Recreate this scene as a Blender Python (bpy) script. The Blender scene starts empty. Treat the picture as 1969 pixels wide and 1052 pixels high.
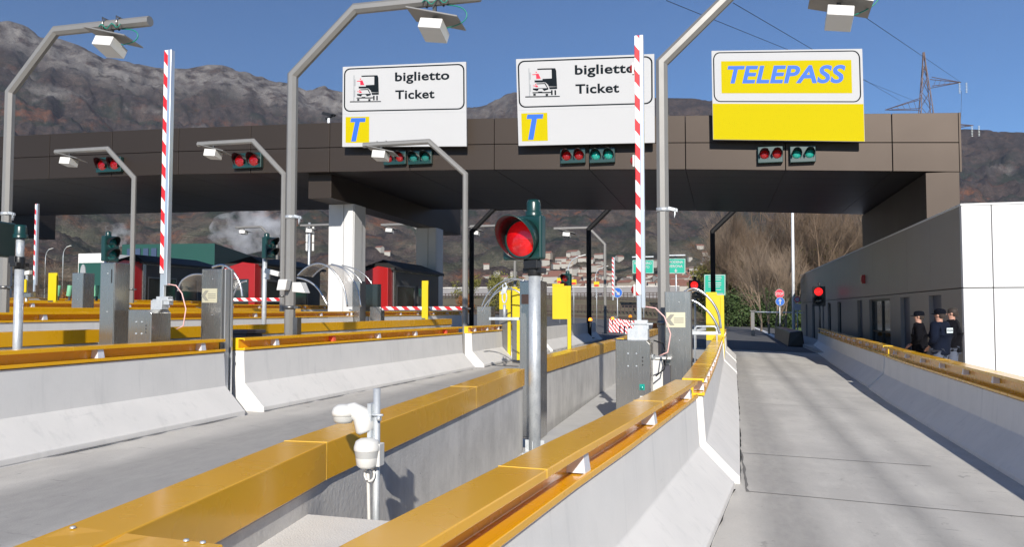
import bpy, bmesh, math, random
from mathutils import Vector, Matrix, noise
rad = math.radians
random.seed(7)
scene = bpy.context.scene
COL = scene.collection

# ---------------------------------------------------------------- camera
FPX, TH, PSI, CH = 1540.0, math.atan(71 / 1540), math.atan(401 / 1540), 1.85
cam_d = bpy.data.cameras.new('camera')
cam = bpy.data.objects.new('camera', cam_d)
COL.objects.link(cam)
cam.location = (0, 0, CH)
cam.rotation_euler = (math.pi / 2 + TH, 0, PSI)
cam_d.sensor_width = 36
cam_d.lens = 36 * FPX / 1969
cam_d.clip_start = 0.05
cam_d.clip_end = 20000
scene.camera = cam
# ---------------------------------------------------------------- light
HAZE = .00005
SUN_EL, SUN_AZ = 26, 15
world = bpy.data.worlds.new('World')
scene.world = world
world.use_nodes = True
wn = world.node_tree
wn.nodes.clear()
sky = wn.nodes.new('ShaderNodeTexSky')
sky.sky_type = 'NISHITA'
sky.sun_disc = False
sky.sun_elevation = rad(SUN_EL)
sky.sun_rotation = rad(180 + SUN_AZ)
sky.air_density = 1.0
sky.dust_density = 0.0
sky.ozone_density = 6.0
sky.altitude = 900
tint = wn.nodes.new('ShaderNodeMix'); tint.data_type = 'RGBA'; tint.blend_type = 'MULTIPLY'; tint.inputs['Factor'].default_value = 1; tint.inputs['B'].default_value = (.86, .97, 1.08, 1)
bg = wn.nodes.new('ShaderNodeBackground')
bg.inputs['Strength'].default_value = 0.078
wo = wn.nodes.new('ShaderNodeOutputWorld')
wn.links.new(sky.outputs[0], tint.inputs['A'])
wn.links.new(tint.outputs['Result'], bg.inputs[0])
wn.links.new(bg.outputs[0], wo.inputs[0])
sun_d = bpy.data.lights.new('sun', 'SUN')
sun_d.energy = 4.9
sun_d.angle = rad(0.5)
sun_d.color = (1.0, 0.95, 0.87)
sun = bpy.data.objects.new('sun', sun_d)
COL.objects.link(sun)
sdir = Vector((math.sin(rad(SUN_AZ)) * math.cos(rad(SUN_EL)), -math.cos(rad(SUN_AZ)) * math.cos(rad(SUN_EL)), math.sin(rad(SUN_EL))))
sun.rotation_euler = sdir.to_track_quat('Z', 'Y').to_euler()
sun.location = (10, -30, 40)
scene.view_settings.view_transform = 'Standard'
scene.view_settings.look = 'None'
scene.view_settings.exposure = 0.28
scene.view_settings.gamma = 1.0

# ---------------------------------------------------------------- pixel -> world helpers (photo pixels)
_F = Vector((-math.sin(PSI), math.cos(PSI), 0)); _R = Vector((math.cos(PSI), math.sin(PSI), 0)); _Z = Vector((0, 0, 1))
_FW = _F * math.cos(TH) + _Z * math.sin(TH); _UP = _Z * math.cos(TH) - _F * math.sin(TH)
_O = Vector((0, 0, CH))
def ray(px, py): return _FW * FPX + _R * (px - 984.5) - _UP * (py - 526)
def aY(px, py, y):
    r = ray(px, py); return _O + r * (y / r.y)
def aX(px, py, x):
    r = ray(px, py); return _O + r * (x / r.x)
def tanaz(px):
    r = ray(px, 597); return r.x / r.y
def lerp(a, b, t): return a + (b - a) * t
def interp(pts, x):
    if x <= pts[0][0]: return pts[0][1]
    for (a, u), (b, v) in zip(pts, pts[1:]):
        if x <= b: return u + (v - u) * (x - a) / (b - a)
    return pts[-1][1]
GZ = [(-60, 1.95), (-45, 1.7), (-28, 1.25), (-19.5, .95), (-13.2, .66), (-7.4, .26), (-2, .07), (0, 0), (6, -.2), (12, -.2)]
def gz(x): return interp(GZ, x)
def gP(px, py, h=0.0):
    r = ray(px, py); z = h
    for _ in range(12):
        t = (z - CH) / r.z; z = gz(t * r.x) + h
    return Vector((t * r.x, t * r.y, z))

# ---------------------------------------------------------------- materials
def mat(name, col, rough=.6, metal=0.0, noise_amt=0.0, nscale=6.0, col2=None, bump=0.0, bscale=40.0, coat=0.0, spec=.5, emit=None, estr=0, stretch=None, alpha=1.0, trans=0.0, rvar=0.0):
    m = bpy.data.materials.new(name); m.use_nodes = True
    nt = m.node_tree; b = nt.nodes['Principled BSDF']
    b.inputs['Base Color'].default_value = (*col, 1); b.inputs['Roughness'].default_value = rough
    b.inputs['Metallic'].default_value = metal; b.inputs['Coat Weight'].default_value = coat
    b.inputs['Coat Roughness'].default_value = .08
    b.inputs['Specular IOR Level'].default_value = spec
    b.inputs['Alpha'].default_value = alpha; b.inputs['Transmission Weight'].default_value = trans
    if emit: b.inputs['Emission Color'].default_value = (*emit, 1); b.inputs['Emission Strength'].default_value = estr
    if noise_amt or bump or rvar:
        g = nt.nodes.new('ShaderNodeNewGeometry'); mp = nt.nodes.new('ShaderNodeMapping')
        nt.links.new(g.outputs['Position'], mp.inputs['Vector'])
        if stretch: mp.inputs['Scale'].default_value = stretch
        n = nt.nodes.new('ShaderNodeTexNoise'); n.inputs['Scale'].default_value = nscale; n.inputs['Detail'].default_value = 6
        n.inputs['Roughness'].default_value = .62
        nt.links.new(mp.outputs[0], n.inputs['Vector'])
    if noise_amt:
        mix = nt.nodes.new('ShaderNodeMix'); mix.data_type = 'RGBA'
        mix.inputs['A'].default_value = (*col, 1)
        c2 = col2 or tuple(c * .6 for c in col)
        mix.inputs['B'].default_value = (*c2, 1)
        rp = nt.nodes.new('ShaderNodeMapRange'); rp.inputs['From Min'].default_value = .38; rp.inputs['From Max'].default_value = .72
        rp.inputs['To Max'].default_value = noise_amt
        nt.links.new(n.outputs['Fac'], rp.inputs['Value']); nt.links.new(rp.outputs[0], mix.inputs['Factor'])
        nt.links.new(mix.outputs['Result'], b.inputs['Base Color'])
    if rvar:
        rr = nt.nodes.new('ShaderNodeMapRange'); rr.inputs['To Min'].default_value = max(0, rough - rvar); rr.inputs['To Max'].default_value = rough + rvar
        nt.links.new(n.outputs['Fac'], rr.inputs['Value']); nt.links.new(rr.outputs[0], b.inputs['Roughness'])
    if bump:
        n2 = nt.nodes.new('ShaderNodeTexNoise'); n2.inputs['Scale'].default_value = bscale; n2.inputs['Detail'].default_value = 4
        nt.links.new(g.outputs['Position'], n2.inputs['Vector'])
        bp = nt.nodes.new('ShaderNodeBump'); bp.inputs['Strength'].default_value = bump; bp.inputs['Distance'].default_value = .02
        nt.links.new(n2.outputs['Fac'], bp.inputs['Height']); nt.links.new(bp.outputs[0], b.inputs['Normal'])
    return m

class NT:
    """small wrapper to wire shader nodes"""
    def __init__(s, name):
        s.m = bpy.data.materials.new(name); s.m.use_nodes = True; s.t = s.m.node_tree; s.b = s.t.nodes['Principled BSDF']
        s.pos = s.n('ShaderNodeNewGeometry').outputs['Position']
    def n(s, k, **kw):
        o = s.t.nodes.new(k)
        for a, v in kw.items(): setattr(o, a, v)
        return o
    def l(s, a, b): s.t.links.new(a, b)
    def map(s, scale, src=None, loc=(0, 0, 0), rot=(0, 0, 0)):
        m = s.n('ShaderNodeMapping'); m.inputs['Scale'].default_value = scale; m.inputs['Location'].default_value = loc; m.inputs['Rotation'].default_value = rot
        s.l(src or s.pos, m.inputs['Vector']); return m.outputs[0]
    def noise(s, scale, vec=None, detail=6, rough=.6):
        o = s.n('ShaderNodeTexNoise'); o.inputs['Scale'].default_value = scale; o.inputs['Detail'].default_value = detail; o.inputs['Roughness'].default_value = rough
        s.l(vec or s.pos, o.inputs['Vector']); return o.outputs['Fac']
    def rng(s, v, a, b, c=0.0, d=1.0):
        o = s.n('ShaderNodeMapRange'); o.inputs[1].default_value = a; o.inputs[2].default_value = b; o.inputs[3].default_value = c; o.inputs[4].default_value = d
        s.l(v, o.inputs[0]); return o.outputs[0]
    def mth(s, op, a, b=0.0):
        o = s.n('ShaderNodeMath', operation=op)
        for i, v in enumerate((a, b)):
            if isinstance(v, (int, float)): o.inputs[i].default_value = v
            else: s.l(v, o.inputs[i])
        return o.outputs[0]
    def mix(s, f, a, b):
        o = s.n('ShaderNodeMix', data_type='RGBA')
        if isinstance(f, (int, float)): o.inputs['Factor'].default_value = f
        else: s.l(f, o.inputs['Factor'])
        for k, v in (('A', a), ('B', b)):
            if isinstance(v, tuple): o.inputs[k].default_value = (*v, 1)
            else: s.l(v, o.inputs[k])
        return o.outputs['Result']
    def bump(s, h, st=.3, dist=.02):
        o = s.n('ShaderNodeBump'); o.inputs['Strength'].default_value = st; o.inputs['Distance'].default_value = dist
        s.l(h, o.inputs['Height']); s.l(o.outputs[0], s.b.inputs['Normal'])
    def sep(s, v=None):
        o = s.n('ShaderNodeSeparateXYZ'); s.l(v or s.pos, o.inputs[0]); return o.outputs

def m_plaza():
    k = NT('lane_concrete')
    n1 = k.noise(1.2, k.map((1, .25, 1))); n2 = k.noise(9, k.map((1, .35, 1)), 8, .7); n3 = k.noise(.5)
    c = k.mix(k.rng(n3, .35, .65), (.61, .585, .54), (.49, .47, .44))
    # rubber worn by tyres along the middle of lanes (periodic in x, long in y)
    x, y, z = k.sep()
    def track(x0, w, amt):
        d = k.mth('ABSOLUTE', k.mth('SUBTRACT', x, x0)); w2 = k.mth('ADD', w, k.mth('MULTIPLY', k.mth('SUBTRACT', n1, .5), w * 1.5))
        return k.mth('MULTIPLY', k.mth('MAXIMUM', k.mth('SUBTRACT', 1.0, k.mth('DIVIDE', d, w2)), 0.0), amt)
    s = track(.58, .42, 1.0)
    for x0, w, a in ((1.75, .3, .7), (2.4, .3, .35), (-5.6, .85, 1.0), (-5.9, .6, 1.0), (-5.2, .5, .9), (-11.9, .6, .9), (-10.6, .6, .9)):
        s = k.mth('MAXIMUM', s, track(x0, w, a))
    s = k.mth('MULTIPLY', k.mth('MINIMUM', k.mth('MULTIPLY', s, 1.5), 1.0), k.rng(n2, .2, .8, .5, 1.0))
    c = k.mix(k.mth('MULTIPLY', s, .8), c, (.24, .232, .224))
    blot = k.rng(k.noise(3.4, k.map((1, .6, 1), loc=(3, 7, 0)), 7, .7), .64, .68)
    c = k.mix(k.mth('MULTIPLY', blot, .5), c, (.17, .165, .155))
    dash = k.rng(k.noise(3.2, k.map((.7, 4.5, 1), loc=(11, 3, 0)), 5, .7), .63, .70)
    c = k.mix(k.mth('MULTIPLY', dash, .75), c, (.2, .19, .18))
    edge = k.mth('MULTIPLY', k.rng(k.noise(.9, k.map((1, .3, 1), loc=(5, 5, 0)), 7, .7), .5, .6), .35)
    c = k.mix(edge, c, (.36, .345, .325))
    fine = k.noise(60, None, 3)
    c = k.mix(k.rng(fine, .3, .7, 0, .16), c, (.25, .24, .23))
    k.l(c, k.b.inputs['Base Color']); k.b.inputs['Roughness'].default_value = .85
    k.bump(k.mth('ADD', fine, k.mth('MULTIPLY', n2, 1.5)), .25, .01)
    return k.m

def m_raw():
    k = NT('raw_concrete')
    n = k.noise(2.2, None, 8, .65); v = k.noise(5, k.map((1, 1, .25)), 6, .7)
    c = k.mix(k.rng(n, .35, .68), (.68, .66, .625), (.52, .505, .48))
    c = k.mix(k.rng(v, .45, .75, 0, .45), c, (.34, .33, .32))
    pits = k.n('ShaderNodeTexVoronoi'); pits.inputs['Scale'].default_value = 9; k.l(k.pos, pits.inputs['Vector'])
    pm = k.rng(pits.outputs['Distance'], .03, .06, 1, 0)
    pm = k.mth('MULTIPLY', pm, k.rng(k.noise(3.1), .52, .56))
    c = k.mix(pm, c, (.12, .12, .12))
    k.l(c, k.b.inputs['Base Color']); k.b.inputs['Roughness'].default_value = .9
    k.bump(k.mth('SUBTRACT', k.noise(30, None, 5), k.mth('MULTIPLY', pm, 1.5)), .35, .01)
    return k.m

def m_white():
    k = NT('white_barrier_paint')
    n = k.noise(1.6, None, 7, .6); st = k.noise(7, k.map((1, 1, .12)), 5, .6)
    c = k.mix(k.rng(n, .4, .7, 0, .7), (.74, .72, .69), (.66, .645, .62))
    c = k.mix(k.rng(st, .55, .8, 0, .4), c, (.45, .45, .44))
    x, y, z = k.sep()
    sc = k.rng(k.noise(4, k.map((.3, .3, 3.5), loc=(5, 1, 2)), 8, .75), .64, .7, 0, .28)
    c = k.mix(sc, c, (.42, .42, .42))
    k.l(c, k.b.inputs['Base Color']); k.b.inputs['Roughness'].default_value = .6
    k.bump(k.noise(25, None, 4), .12, .01)
    return k.m

def m_rail():
    k = NT('ochre_rail_paint')
    n = k.noise(.8, None, 3)
    c = k.mix(k.rng(n, .35, .7), (.86, .44, .006), (.82, .41, .005))
    c = k.mix(k.rng(k.noise(30, None, 3), .70, .78, 0, .22), c, (.45, .22, .02))
    k.l(c, k.b.inputs['Base Color']); k.b.inputs['Roughness'].default_value = .28
    k.b.inputs['Specular IOR Level'].default_value = .35; k.b.inputs['Coat Weight'].default_value = .35; k.b.inputs['Coat Roughness'].default_value = .12
    k.l(k.rng(k.noise(2, None, 3), .3, .7, .24, .3), k.b.inputs['Roughness'])
    return k.m

def m_steel(name, col, rough, sx=(1, 1, 14)):
    k = NT(name)
    n = k.noise(6, k.map(sx), 5); n2 = k.noise(1.7, None, 5)
    c = k.mix(k.rng(n2, .3, .7), col, tuple(a * .88 for a in col))
    k.l(c, k.b.inputs['Base Color']); k.b.inputs['Metallic'].default_value = .9
    k.l(k.rng(n, .3, .7, rough - .04, rough + .04), k.b.inputs['Roughness'])
    return k.m

def m_galv():
    k = NT('galvanised_steel')
    v = k.n('ShaderNodeTexVoronoi'); v.inputs['Scale'].default_value = 45; k.l(k.pos, v.inputs['Vector'])
    n = k.noise(14, k.map((1, 1, .6)), 4)
    c = k.mix(k.rng(n, .35, .65), (.55, .58, .6), (.38, .41, .44)); c = k.mix(k.rng(v.outputs['Distance'], 0, .6, 0, .35), c, (.66, .68, .7))
    k.l(c, k.b.inputs['Base Color']); k.b.inputs['Metallic'].default_value = .45; k.b.inputs['Roughness'].default_value = .48
    k.bump(n, .1, .01)
    return k.m

def m_stripes(name, period, ang, c1=(.82, .82, .82), c2=(.62, .02, .025), vertical=True):
    k = NT(name)
    x, y, z = k.sep(k.n('ShaderNodeTexCoord').outputs['Object'])
    s = k.mth('ADD', z if vertical else x, k.mth('MULTIPLY', x if vertical else z, ang))
    f = k.mth('FRACT', k.mth('DIVIDE', k.mth('ADD', s, 100.0), period))
    c = k.mix(k.mth('LESS_THAN', f, .5), c1, c2)
    k.l(c, k.b.inputs['Base Color']); k.b.inputs['Roughness'].default_value = .35
    return k.m

def m_terrain():
    k = NT('mountain_ground')
    at = k.n('ShaderNodeAttribute'); at.attribute_name = 'alt'
    alt = at.outputs['Fac']
    rk = k.n('ShaderNodeAttribute'); rk.attribute_name = 'rock'
    P = k.pos
    nb = k.noise(.0035, P, 6, .6); nm = k.noise(.014, P, 6, .65); nf = k.noise(.06, P, 5, .7); nx = k.noise(.17, P, 3, .7)
    c = k.mix(k.rng(nm, .38, .62), (.10, .072, .060), (.058, .047, .045))
    c = k.mix(k.rng(nf, .42, .62, 0, .85), c, (.028, .025, .025))
    org = k.mth('MULTIPLY', k.rng(k.noise(.011, k.map((1, 1, 2), loc=(400, 90, 0)), 6, .7), .55, .64), k.rng(nf, .35, .55))
    lowband = k.rng(alt, .45, .85, 1, .1)
    c = k.mix(k.mth('MULTIPLY', k.mth('MULTIPLY', org, lowband), .9), c, (.20, .08, .038))
    con = k.mth('MULTIPLY', k.rng(k.noise(.009, k.map((1, 1, 2), loc=(-90, 40, 33)), 7, .7), .50, .58), k.rng(alt, .95, .6))
    c = k.mix(k.mth('MULTIPLY', con, .85), c, (.022, .034, .024))
    # terraces of vineyards and meadows low on the slope
    x, y, z = k.sep()
    tw = k.n('ShaderNodeTexWave', wave_type='BANDS', bands_direction='Z'); tw.inputs['Scale'].default_value = .11; tw.inputs['Distortion'].default_value = 2.5; tw.inputs['Detail'].default_value = 3; tw.inputs['Detail Scale'].default_value = .4
    k.l(P, tw.inputs['Vector'])
    ter = k.mix(k.rng(tw.outputs['Fac'], .35, .75), (.14, .125, .075), (.25, .225, .17))
    ter = k.mix(k.rng(nm, .4, .6), ter, (.075, .07, .045))
    tm = k.mth('MULTIPLY', k.rng(alt, .34, .12), k.rng(k.noise(.006, k.map((1, 1, 3), loc=(8, 8, 8)), 4), .46, .54))
    c = k.mix(k.mth('MULTIPLY', tm, .5), c, ter)
    # rock
    rn = k.noise(.022, k.map((1, 1, .4)), 7, .65)
    rock = k.mix(k.rng(rn, .36, .66), (.27, .25, .23), (.085, .074, .072))
    rm = k.mth('MULTIPLY', rk.outputs['Fac'], k.rng(k.noise(.018, k.map((1, 1, 1.6), loc=(1, 2, 3)), 7, .7), .40, .5))
    c = k.mix(rm, c, rock)
    fine = k.noise(.34, P, 3, .8)
    c = k.mix(k.rng(fine, .42, .62, 0, .55), c, (.016, .014, .014))
    c = k.mix(k.rng(k.noise(.09, k.map((1, 1, 1), loc=(7, 1, 4)), 4, .75), .58, .66, 0, .35), c, (.17, .135, .11))
    k.l(c, k.b.inputs['Base Color']); k.b.inputs['Roughness'].default_value = .95; k.b.inputs['Specular IOR Level'].default_value = .1
    k.bump(k.mth('ADD', nf, k.mth('MULTIPLY', nx, .8)), .36, 8)
    return k.m

def m_asphalt():
    k = NT('asphalt')
    n = k.noise(1.2, None, 6); c = k.mix(k.rng(n, .35, .7), (.085, .085, .09), (.12, .118, .118))
    k.l(c, k.b.inputs['Base Color']); k.b.inputs['Roughness'].default_value = .85; k.bump(k.noise(80), .3, .01)
    return k.m

def m_grass():
    k = NT('grass_ground')
    n = k.noise(.6, None, 7); c = k.mix(k.rng(n, .35, .65), (.07, .12, .03), (.13, .13, .055))
    k.l(c, k.b.inputs['Base Color']); k.b.inputs['Roughness'].default_value = .95; k.bump(k.noise(12), .8, .1)
    return k.m

MT = dict(
    plaza=m_plaza(), raw=m_raw(), white=m_white(), rail=m_rail(), terrain=m_terrain(), asphalt=m_asphalt(), grass=m_grass(), galv=m_galv(),
    stain=m_steel('brushed_stainless_steel', (.44, .425, .40), .25, (12, 12, .6)), dsteel=m_steel('dark_channel_steel', (.22, .215, .21), .4),
    gantry=mat('gantry_grey_paint', (.27, .26, .245), .45, .35, .5, 3, (.22, .212, .2), rvar=.08),
    floor=mat('island_concrete', (.50, .49, .47), .9, 0, .6, 2.5, (.36, .355, .34), bump=.3),
    cap=mat('yellow_end_plate', (.78, .50, .01), .4, 0, .2, 4),
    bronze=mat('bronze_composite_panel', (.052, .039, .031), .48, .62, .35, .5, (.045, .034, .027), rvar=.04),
    soffit=mat('shade_darkened_panel', (.012, .0105, .010), .55, .0, .4, 1.5, (.009, .008, .0075), spec=.25),  # brown canopy panel, shade under the roof darkened into its colour
    black=mat('black_plastic', (.012, .012, .013), .4), rubber=mat('dark_gap', (.01, .01, .01), .9),
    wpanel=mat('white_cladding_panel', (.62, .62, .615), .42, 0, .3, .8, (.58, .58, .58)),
    shaded_panel=mat('shaded_cladding_panel', (.26, .238, .21), .45, 0, .4, .9, (.225, .205, .182)),  # building cladding darkened in colour for the wall turned from the sun
    door=mat('blue_grey_door', (.07, .08, .11), .4, .2), glass=mat('dark_window_glass', (.015, .02, .022), .08, 0, spec=.8),
    wcol=mat('white_column_cladding', (.58, .58, .575), .45, 0, .3, 1.2, (.52, .52, .52)),
    swhite=mat('sign_white_film', (.47, .47, .475), .6, 0, .25, 1.5, (.44, .44, .45), spec=.05), syel=mat('sign_yellow_film', (.49, .40, .004), .6, 0, .2, 1.0, (.47, .385, .004), spec=.03),
    sblack=mat('sign_black_film', (.006, .010, .014), .7, spec=.1), sblue=mat('sign_blue_film', (.03, .13, .66), .5, spec=.2), sred=mat('sign_red_film', (.65, .01, .04), .4),
    sgrey=mat('sign_grey_film', (.3, .31, .32), .4), sback=mat('sign_back_aluminium', (.08, .08, .08), .5, .5),
    yellow=mat('yellow_panel_paint', (.62, .47, .004), .4, 0, .25, 2, (.58, .42, .004)),
    sgreen=mat('dark_green_polycarbonate', (.006, .038, .034), .3, spec=.7), lens_r=mat('red_lens_lit', (.55, .005, .008), .15, 0, .9, 7, (.16, .002, .004), emit=(1, .01, .015), estr=.16, coat=.6),
    lens_rd=mat('red_lens', (.24, .004, .006), .12, coat=1.0, emit=(.9, .01, .01), estr=.05), lens_ro=mat('red_lens_bright', (.7, .01, .01), .2, emit=(1, .02, .02), estr=1.2), lens_g=mat('teal_lens', (.012, .30, .24), .12, coat=1.0),
    lens_gd=mat('teal_lens_unlit', (.01, .16, .14), .12, coat=1.0),
    hoodin=mat('red_visor_inside', (.05, .004, .006), .35), amber=mat('amber_lamp', (.9, .28, .01), .3, emit=(1, .3, .02), estr=1.2),
    refl=mat('silver_reflector', (.72, .74, .80), .25, .15, .3, 30, (.6, .62, .7)), reflr=mat('red_reflector', (.8, .12, .06), .3),
    bred=mat('booth_red_paint', (.32, .006, .006), .35, coat=.3), bgrey=mat('booth_grey_cladding', (.075, .072, .07), .45, .4, .3, 1, (.06, .058, .056)), broof=mat('booth_dark_roof', (.022, .021, .021), .6),
    box_w=mat('white_plastic_housing', (.66, .65, .62), .4, 0, .2, 10, (.6, .59, .56)), cable=mat('green_cable', (.01, .22, .16), .4), cablep=mat('pale_pink_cable', (.75, .45, .42), .4),
    alu=mat('aluminium_boom', (.72, .75, .78), .28, .75), stripeV=m_stripes('red_white_boom_film', .345, 1.3), stripeH=m_stripes('red_white_boom_film_flat', .42, 1.2, vertical=False),
    stripeB=m_stripes('red_white_block_film', .24, .8, vertical=False),
    poly=mat('smoked_polycarbonate', (.42, .36, .30), .1, alpha=.32), tube=mat('polished_hoop_tube', (.6, .6, .6), .25, .9),
    rust=mat('lattice_steel_red_oxide', (.10, .065, .06), .6, .3), wire=mat('overhead_wire', (.05, .05, .06), .5, .5), insul=mat('glass_insulator', (.7, .75, .75), .2),
    shed=mat('green_corrugated_cladding', (.012, .07, .056), .55, 0, .3, .2, (.01, .055, .045)), shedw=mat('shed_window_band', (.05, .07, .13), .3),
    brown=mat('brown_guardrail', (.055, .035, .028), .6, .2), wpost=mat('white_painted_pole', (.78, .8, .82), .35, .1), line=mat('white_road_paint', (.75, .75, .74), .7, 0, .4, 4, (.5, .5, .5)),
    sgn=mat('green_direction_sign', (.0, .36, .24), .4), signblue=mat('blue_sign_film', (.01, .12, .5), .4), orange=mat('orange_plastic', (.85, .2, .02), .5),
    skin=mat('skin', (.45, .24, .17), .55), uni=mat('black_navy_cloth', (.004, .004, .006), .9, 0, .6, 20, (.008, .008, .011), spec=.1), navy=mat('navy_jacket_cloth', (.006, .009, .020), .9, 0, .6, 20, (.010, .014, .026), spec=.1),
    troug=mat('grey_blue_trousers', (.085, .1, .14), .85, 0, .4, 14, (.06, .07, .10)), hair=mat('dark_hair', (.03, .02, .015), .7), cap_c=mat('dark_cap_cloth', (.004, .005, .009), .9, spec=.1), silver=mat('reflective_patch', (.7, .78, .8), .4),
    hwall=mat('house_plaster_white', (.38, .36, .32), .8), hwall2=mat('house_plaster_ochre', (.52, .38, .26), .8), hwall3=mat('house_plaster_pink', (.5, .3, .25), .8),
    hwall4=mat('house_plaster_cream', (.34, .29, .23), .8), hroof=mat('terracotta_roof', (.22, .1, .07), .8), hroof2=mat('grey_brown_roof', (.16, .12, .1), .8),
    bark=mat('bare_tree_bark', (.17, .115, .075), .9, 0, .6, 3, (.11, .075, .05)), bark2=mat('pale_tree_bark', (.27, .2, .14), .9), bark3=mat('dark_tree_bark', (.11, .078, .055), .9),
    leafg=mat('evergreen_leaves', (.05, .085, .02), .8, 0, .7, .8, (.025, .045, .012)), leafy=mat('yellow_green_leaves', (.17, .16, .03), .8, 0, .7, .8, (.09, .09, .02)), leafo=mat('rust_leaves', (.25, .1, .025), .8), leafb=mat('dry_brown_leaves', (.15, .09, .045), .85, 0, .7, .8, (.08, .05, .028)), leafd=mat('dark_conifer_leaves', (.018, .03, .016), .85),
    pgreen=mat('pale_green_rubber', (.16, .42, .24), .6), ylw_plate=mat('engraved_arrow_plate', (.62, .58, .42), .4, .4), platemark=mat('plate_arrow_marks', (.25, .24, .2), .5),
    white_sheet=mat('white_box_van', (.8, .78, .74), .4), pvc=mat('road_cream', (.7, .7, .65), .6),
    jointc=mat('rail_joint_edge', (.75, .5, .08), .5), gantry_shaded=mat('gantry_shaded_paint', (.012, .012, .013), .6, spec=.2), lidgrey=mat('dark_grey_lid', (.06, .06, .075), .45), copper=mat('copper_cover', (.33, .17, .11), .4, .5))  # near black for far gantry masts: canopy shade put into the colour

# ---------------------------------------------------------------- mesh builder
class MB:
    def __init__(s): s.v = []; s.f = []; s.mi = []; s.sm = []
    def add(s, vs, fs, mi=0, smooth=False):
        o = len(s.v); s.v += [Vector(p) for p in vs]
        for f in fs: s.f.append([i + o for i in f]); s.mi.append(mi); s.sm.append(smooth)
        return s
    def box(s, x0, x1, y0, y1, z0, z1, mi=0):
        return s.hexa([(x0, y0, z0), (x1, y0, z0), (x1, y1, z0), (x0, y1, z0), (x0, y0, z1), (x1, y0, z1), (x1, y1, z1), (x0, y1, z1)], mi)
    def hexa(s, p, mi=0):
        return s.add(p, [(3, 2, 1, 0), (4, 5, 6, 7), (0, 1, 5, 4), (1, 2, 6, 5), (2, 3, 7, 6), (3, 0, 4, 7)], mi)
    def obox(s, c, ax, ay, az, mi=0):
        c, ax, ay, az = map(Vector, (c, ax, ay, az))
        return s.hexa([c + ax * i + ay * j + az * k for (i, j, k) in ((-1, -1, -1), (1, -1, -1), (1, 1, -1), (-1, 1, -1), (-1, -1, 1), (1, -1, 1), (1, 1, 1), (-1, 1, 1))], mi)
    def cyl(s, p0, p1, r0, r1=None, n=16, mi=0, smooth=True, caps=True):
        return s.tube([p0, p1], [r0, r0 if r1 is None else r1], n, mi, smooth, caps)
    def tube(s, pts, r, n=8, mi=0, smooth=True, caps=True, up=None):
        pts = [Vector(p) for p in pts]
        if not hasattr(r, '__len__'): r = [r] * len(pts)
        rings = []; prev = None
        for i, p in enumerate(pts):
            d0 = (pts[i] - pts[i - 1]).normalized() if i else None
            d1 = (pts[i + 1] - pts[i]).normalized() if i < len(pts) - 1 else None
            d = ((d0 or d1) + (d1 or d0)).normalized()
            if prev is None:
                a = up and Vector(up) or (Vector((0, 1, 0)) if abs(d.y) < .9 else Vector((1, 0, 0)))
            else: a = prev
            u = (a - d * a.dot(d)).normalized(); w = d.cross(u); prev = u
            k = 1.0
            if d0 and d1: k = 1 / max(.4, math.sqrt(max(.0001, (1 + d0.dot(d1)) / 2)))
            bis = None
            if d0 and d1 and (d1 - d0).length > 1e-4: bis = (d1 - d0).normalized()
            ring = []
            for j in range(n):
                t = 2 * math.pi * (j + .5) / n
                off = (u * math.cos(t) + w * math.sin(t)) * r[i]
                if bis is not None: off += bis * off.dot(bis) * (k - 1)
                ring.append(p + off)
            rings.append(ring)
        vs = [q for ring in rings for q in ring]; fs = []
        for i in range(len(rings) - 1):
            for j in range(n):
                a = i * n + j; b = i * n + (j + 1) % n
                fs.append((a, b, b + n, a + n))
        s.add(vs, fs, mi, smooth)
        if caps:
            o = len(s.v) - len(vs)
            s.f.append([o + j for j in reversed(range(n))]); s.mi.append(mi); s.sm.append(False)
            s.f.append([o + len(vs) - n + j for j in range(n)]); s.mi.append(mi); s.sm.append(False)
        return s
    def lathe(s, c, prof, n=20, axis=(0, 0, 1), mi=0, smooth=True):
        """prof: (radius, distance along axis)"""
        axis = Vector(axis).normalized(); u = axis.orthogonal().normalized(); w = axis.cross(u); c = Vector(c)
        vs = []; fs = []
        for (r, h) in prof:
            for j in range(n):
                t = 2 * math.pi * j / n; vs.append(c + axis * h + (u * math.cos(t) + w * math.sin(t)) * r)
        for i in range(len(prof) - 1):
            for j in range(n):
                a = i * n + j; b = i * n + (j + 1) % n; fs.append((a, b, b + n, a + n))
        return s.add(vs, fs, mi, smooth)
    def sweep(s, path, prof, mis, endmi=0, caps=True, side=1, z=None):
        """path: [(x,y)], prof: closed polygon [(outward, height)], side=+1: outward is +X of a +Y path"""
        n = len(prof); rings = []; P = [Vector((p[0], p[1])) for p in path]
        for i, p in enumerate(P):
            d0 = (P[i] - P[i - 1]).normalized() if i else None; d1 = (P[i + 1] - P[i]).normalized() if i < len(P) - 1 else None
            d = ((d0 or d1) + (d1 or d0)).normalized(); nrm = Vector((d.y, -d.x)) * side
            k = 1 / math.sqrt((1 + d0.dot(d1)) / 2) if d0 and d1 else 1
            zz = gz(p.x) if z is None else z
            rings.append([Vector((p.x + nrm.x * o * k, p.y + nrm.y * o * k, zz + h)) for o, h in prof])
        o = len(s.v); s.v += [q for r in rings for q in r]
        for i in range(len(rings) - 1):
            for j in range(n):
                a = o + i * n + j; b = o + i * n + (j + 1) % n
                s.f.append([a, b, b + n, a + n]); s.mi.append(mis[j]); s.sm.append(False)
        if caps:
            s.f.append([o + j for j in range(n)]); s.mi.append(endmi); s.sm.append(False)
            s.f.append([o + (len(rings) - 1) * n + j for j in reversed(range(n))]); s.mi.append(endmi); s.sm.append(False)
        return s
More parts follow.
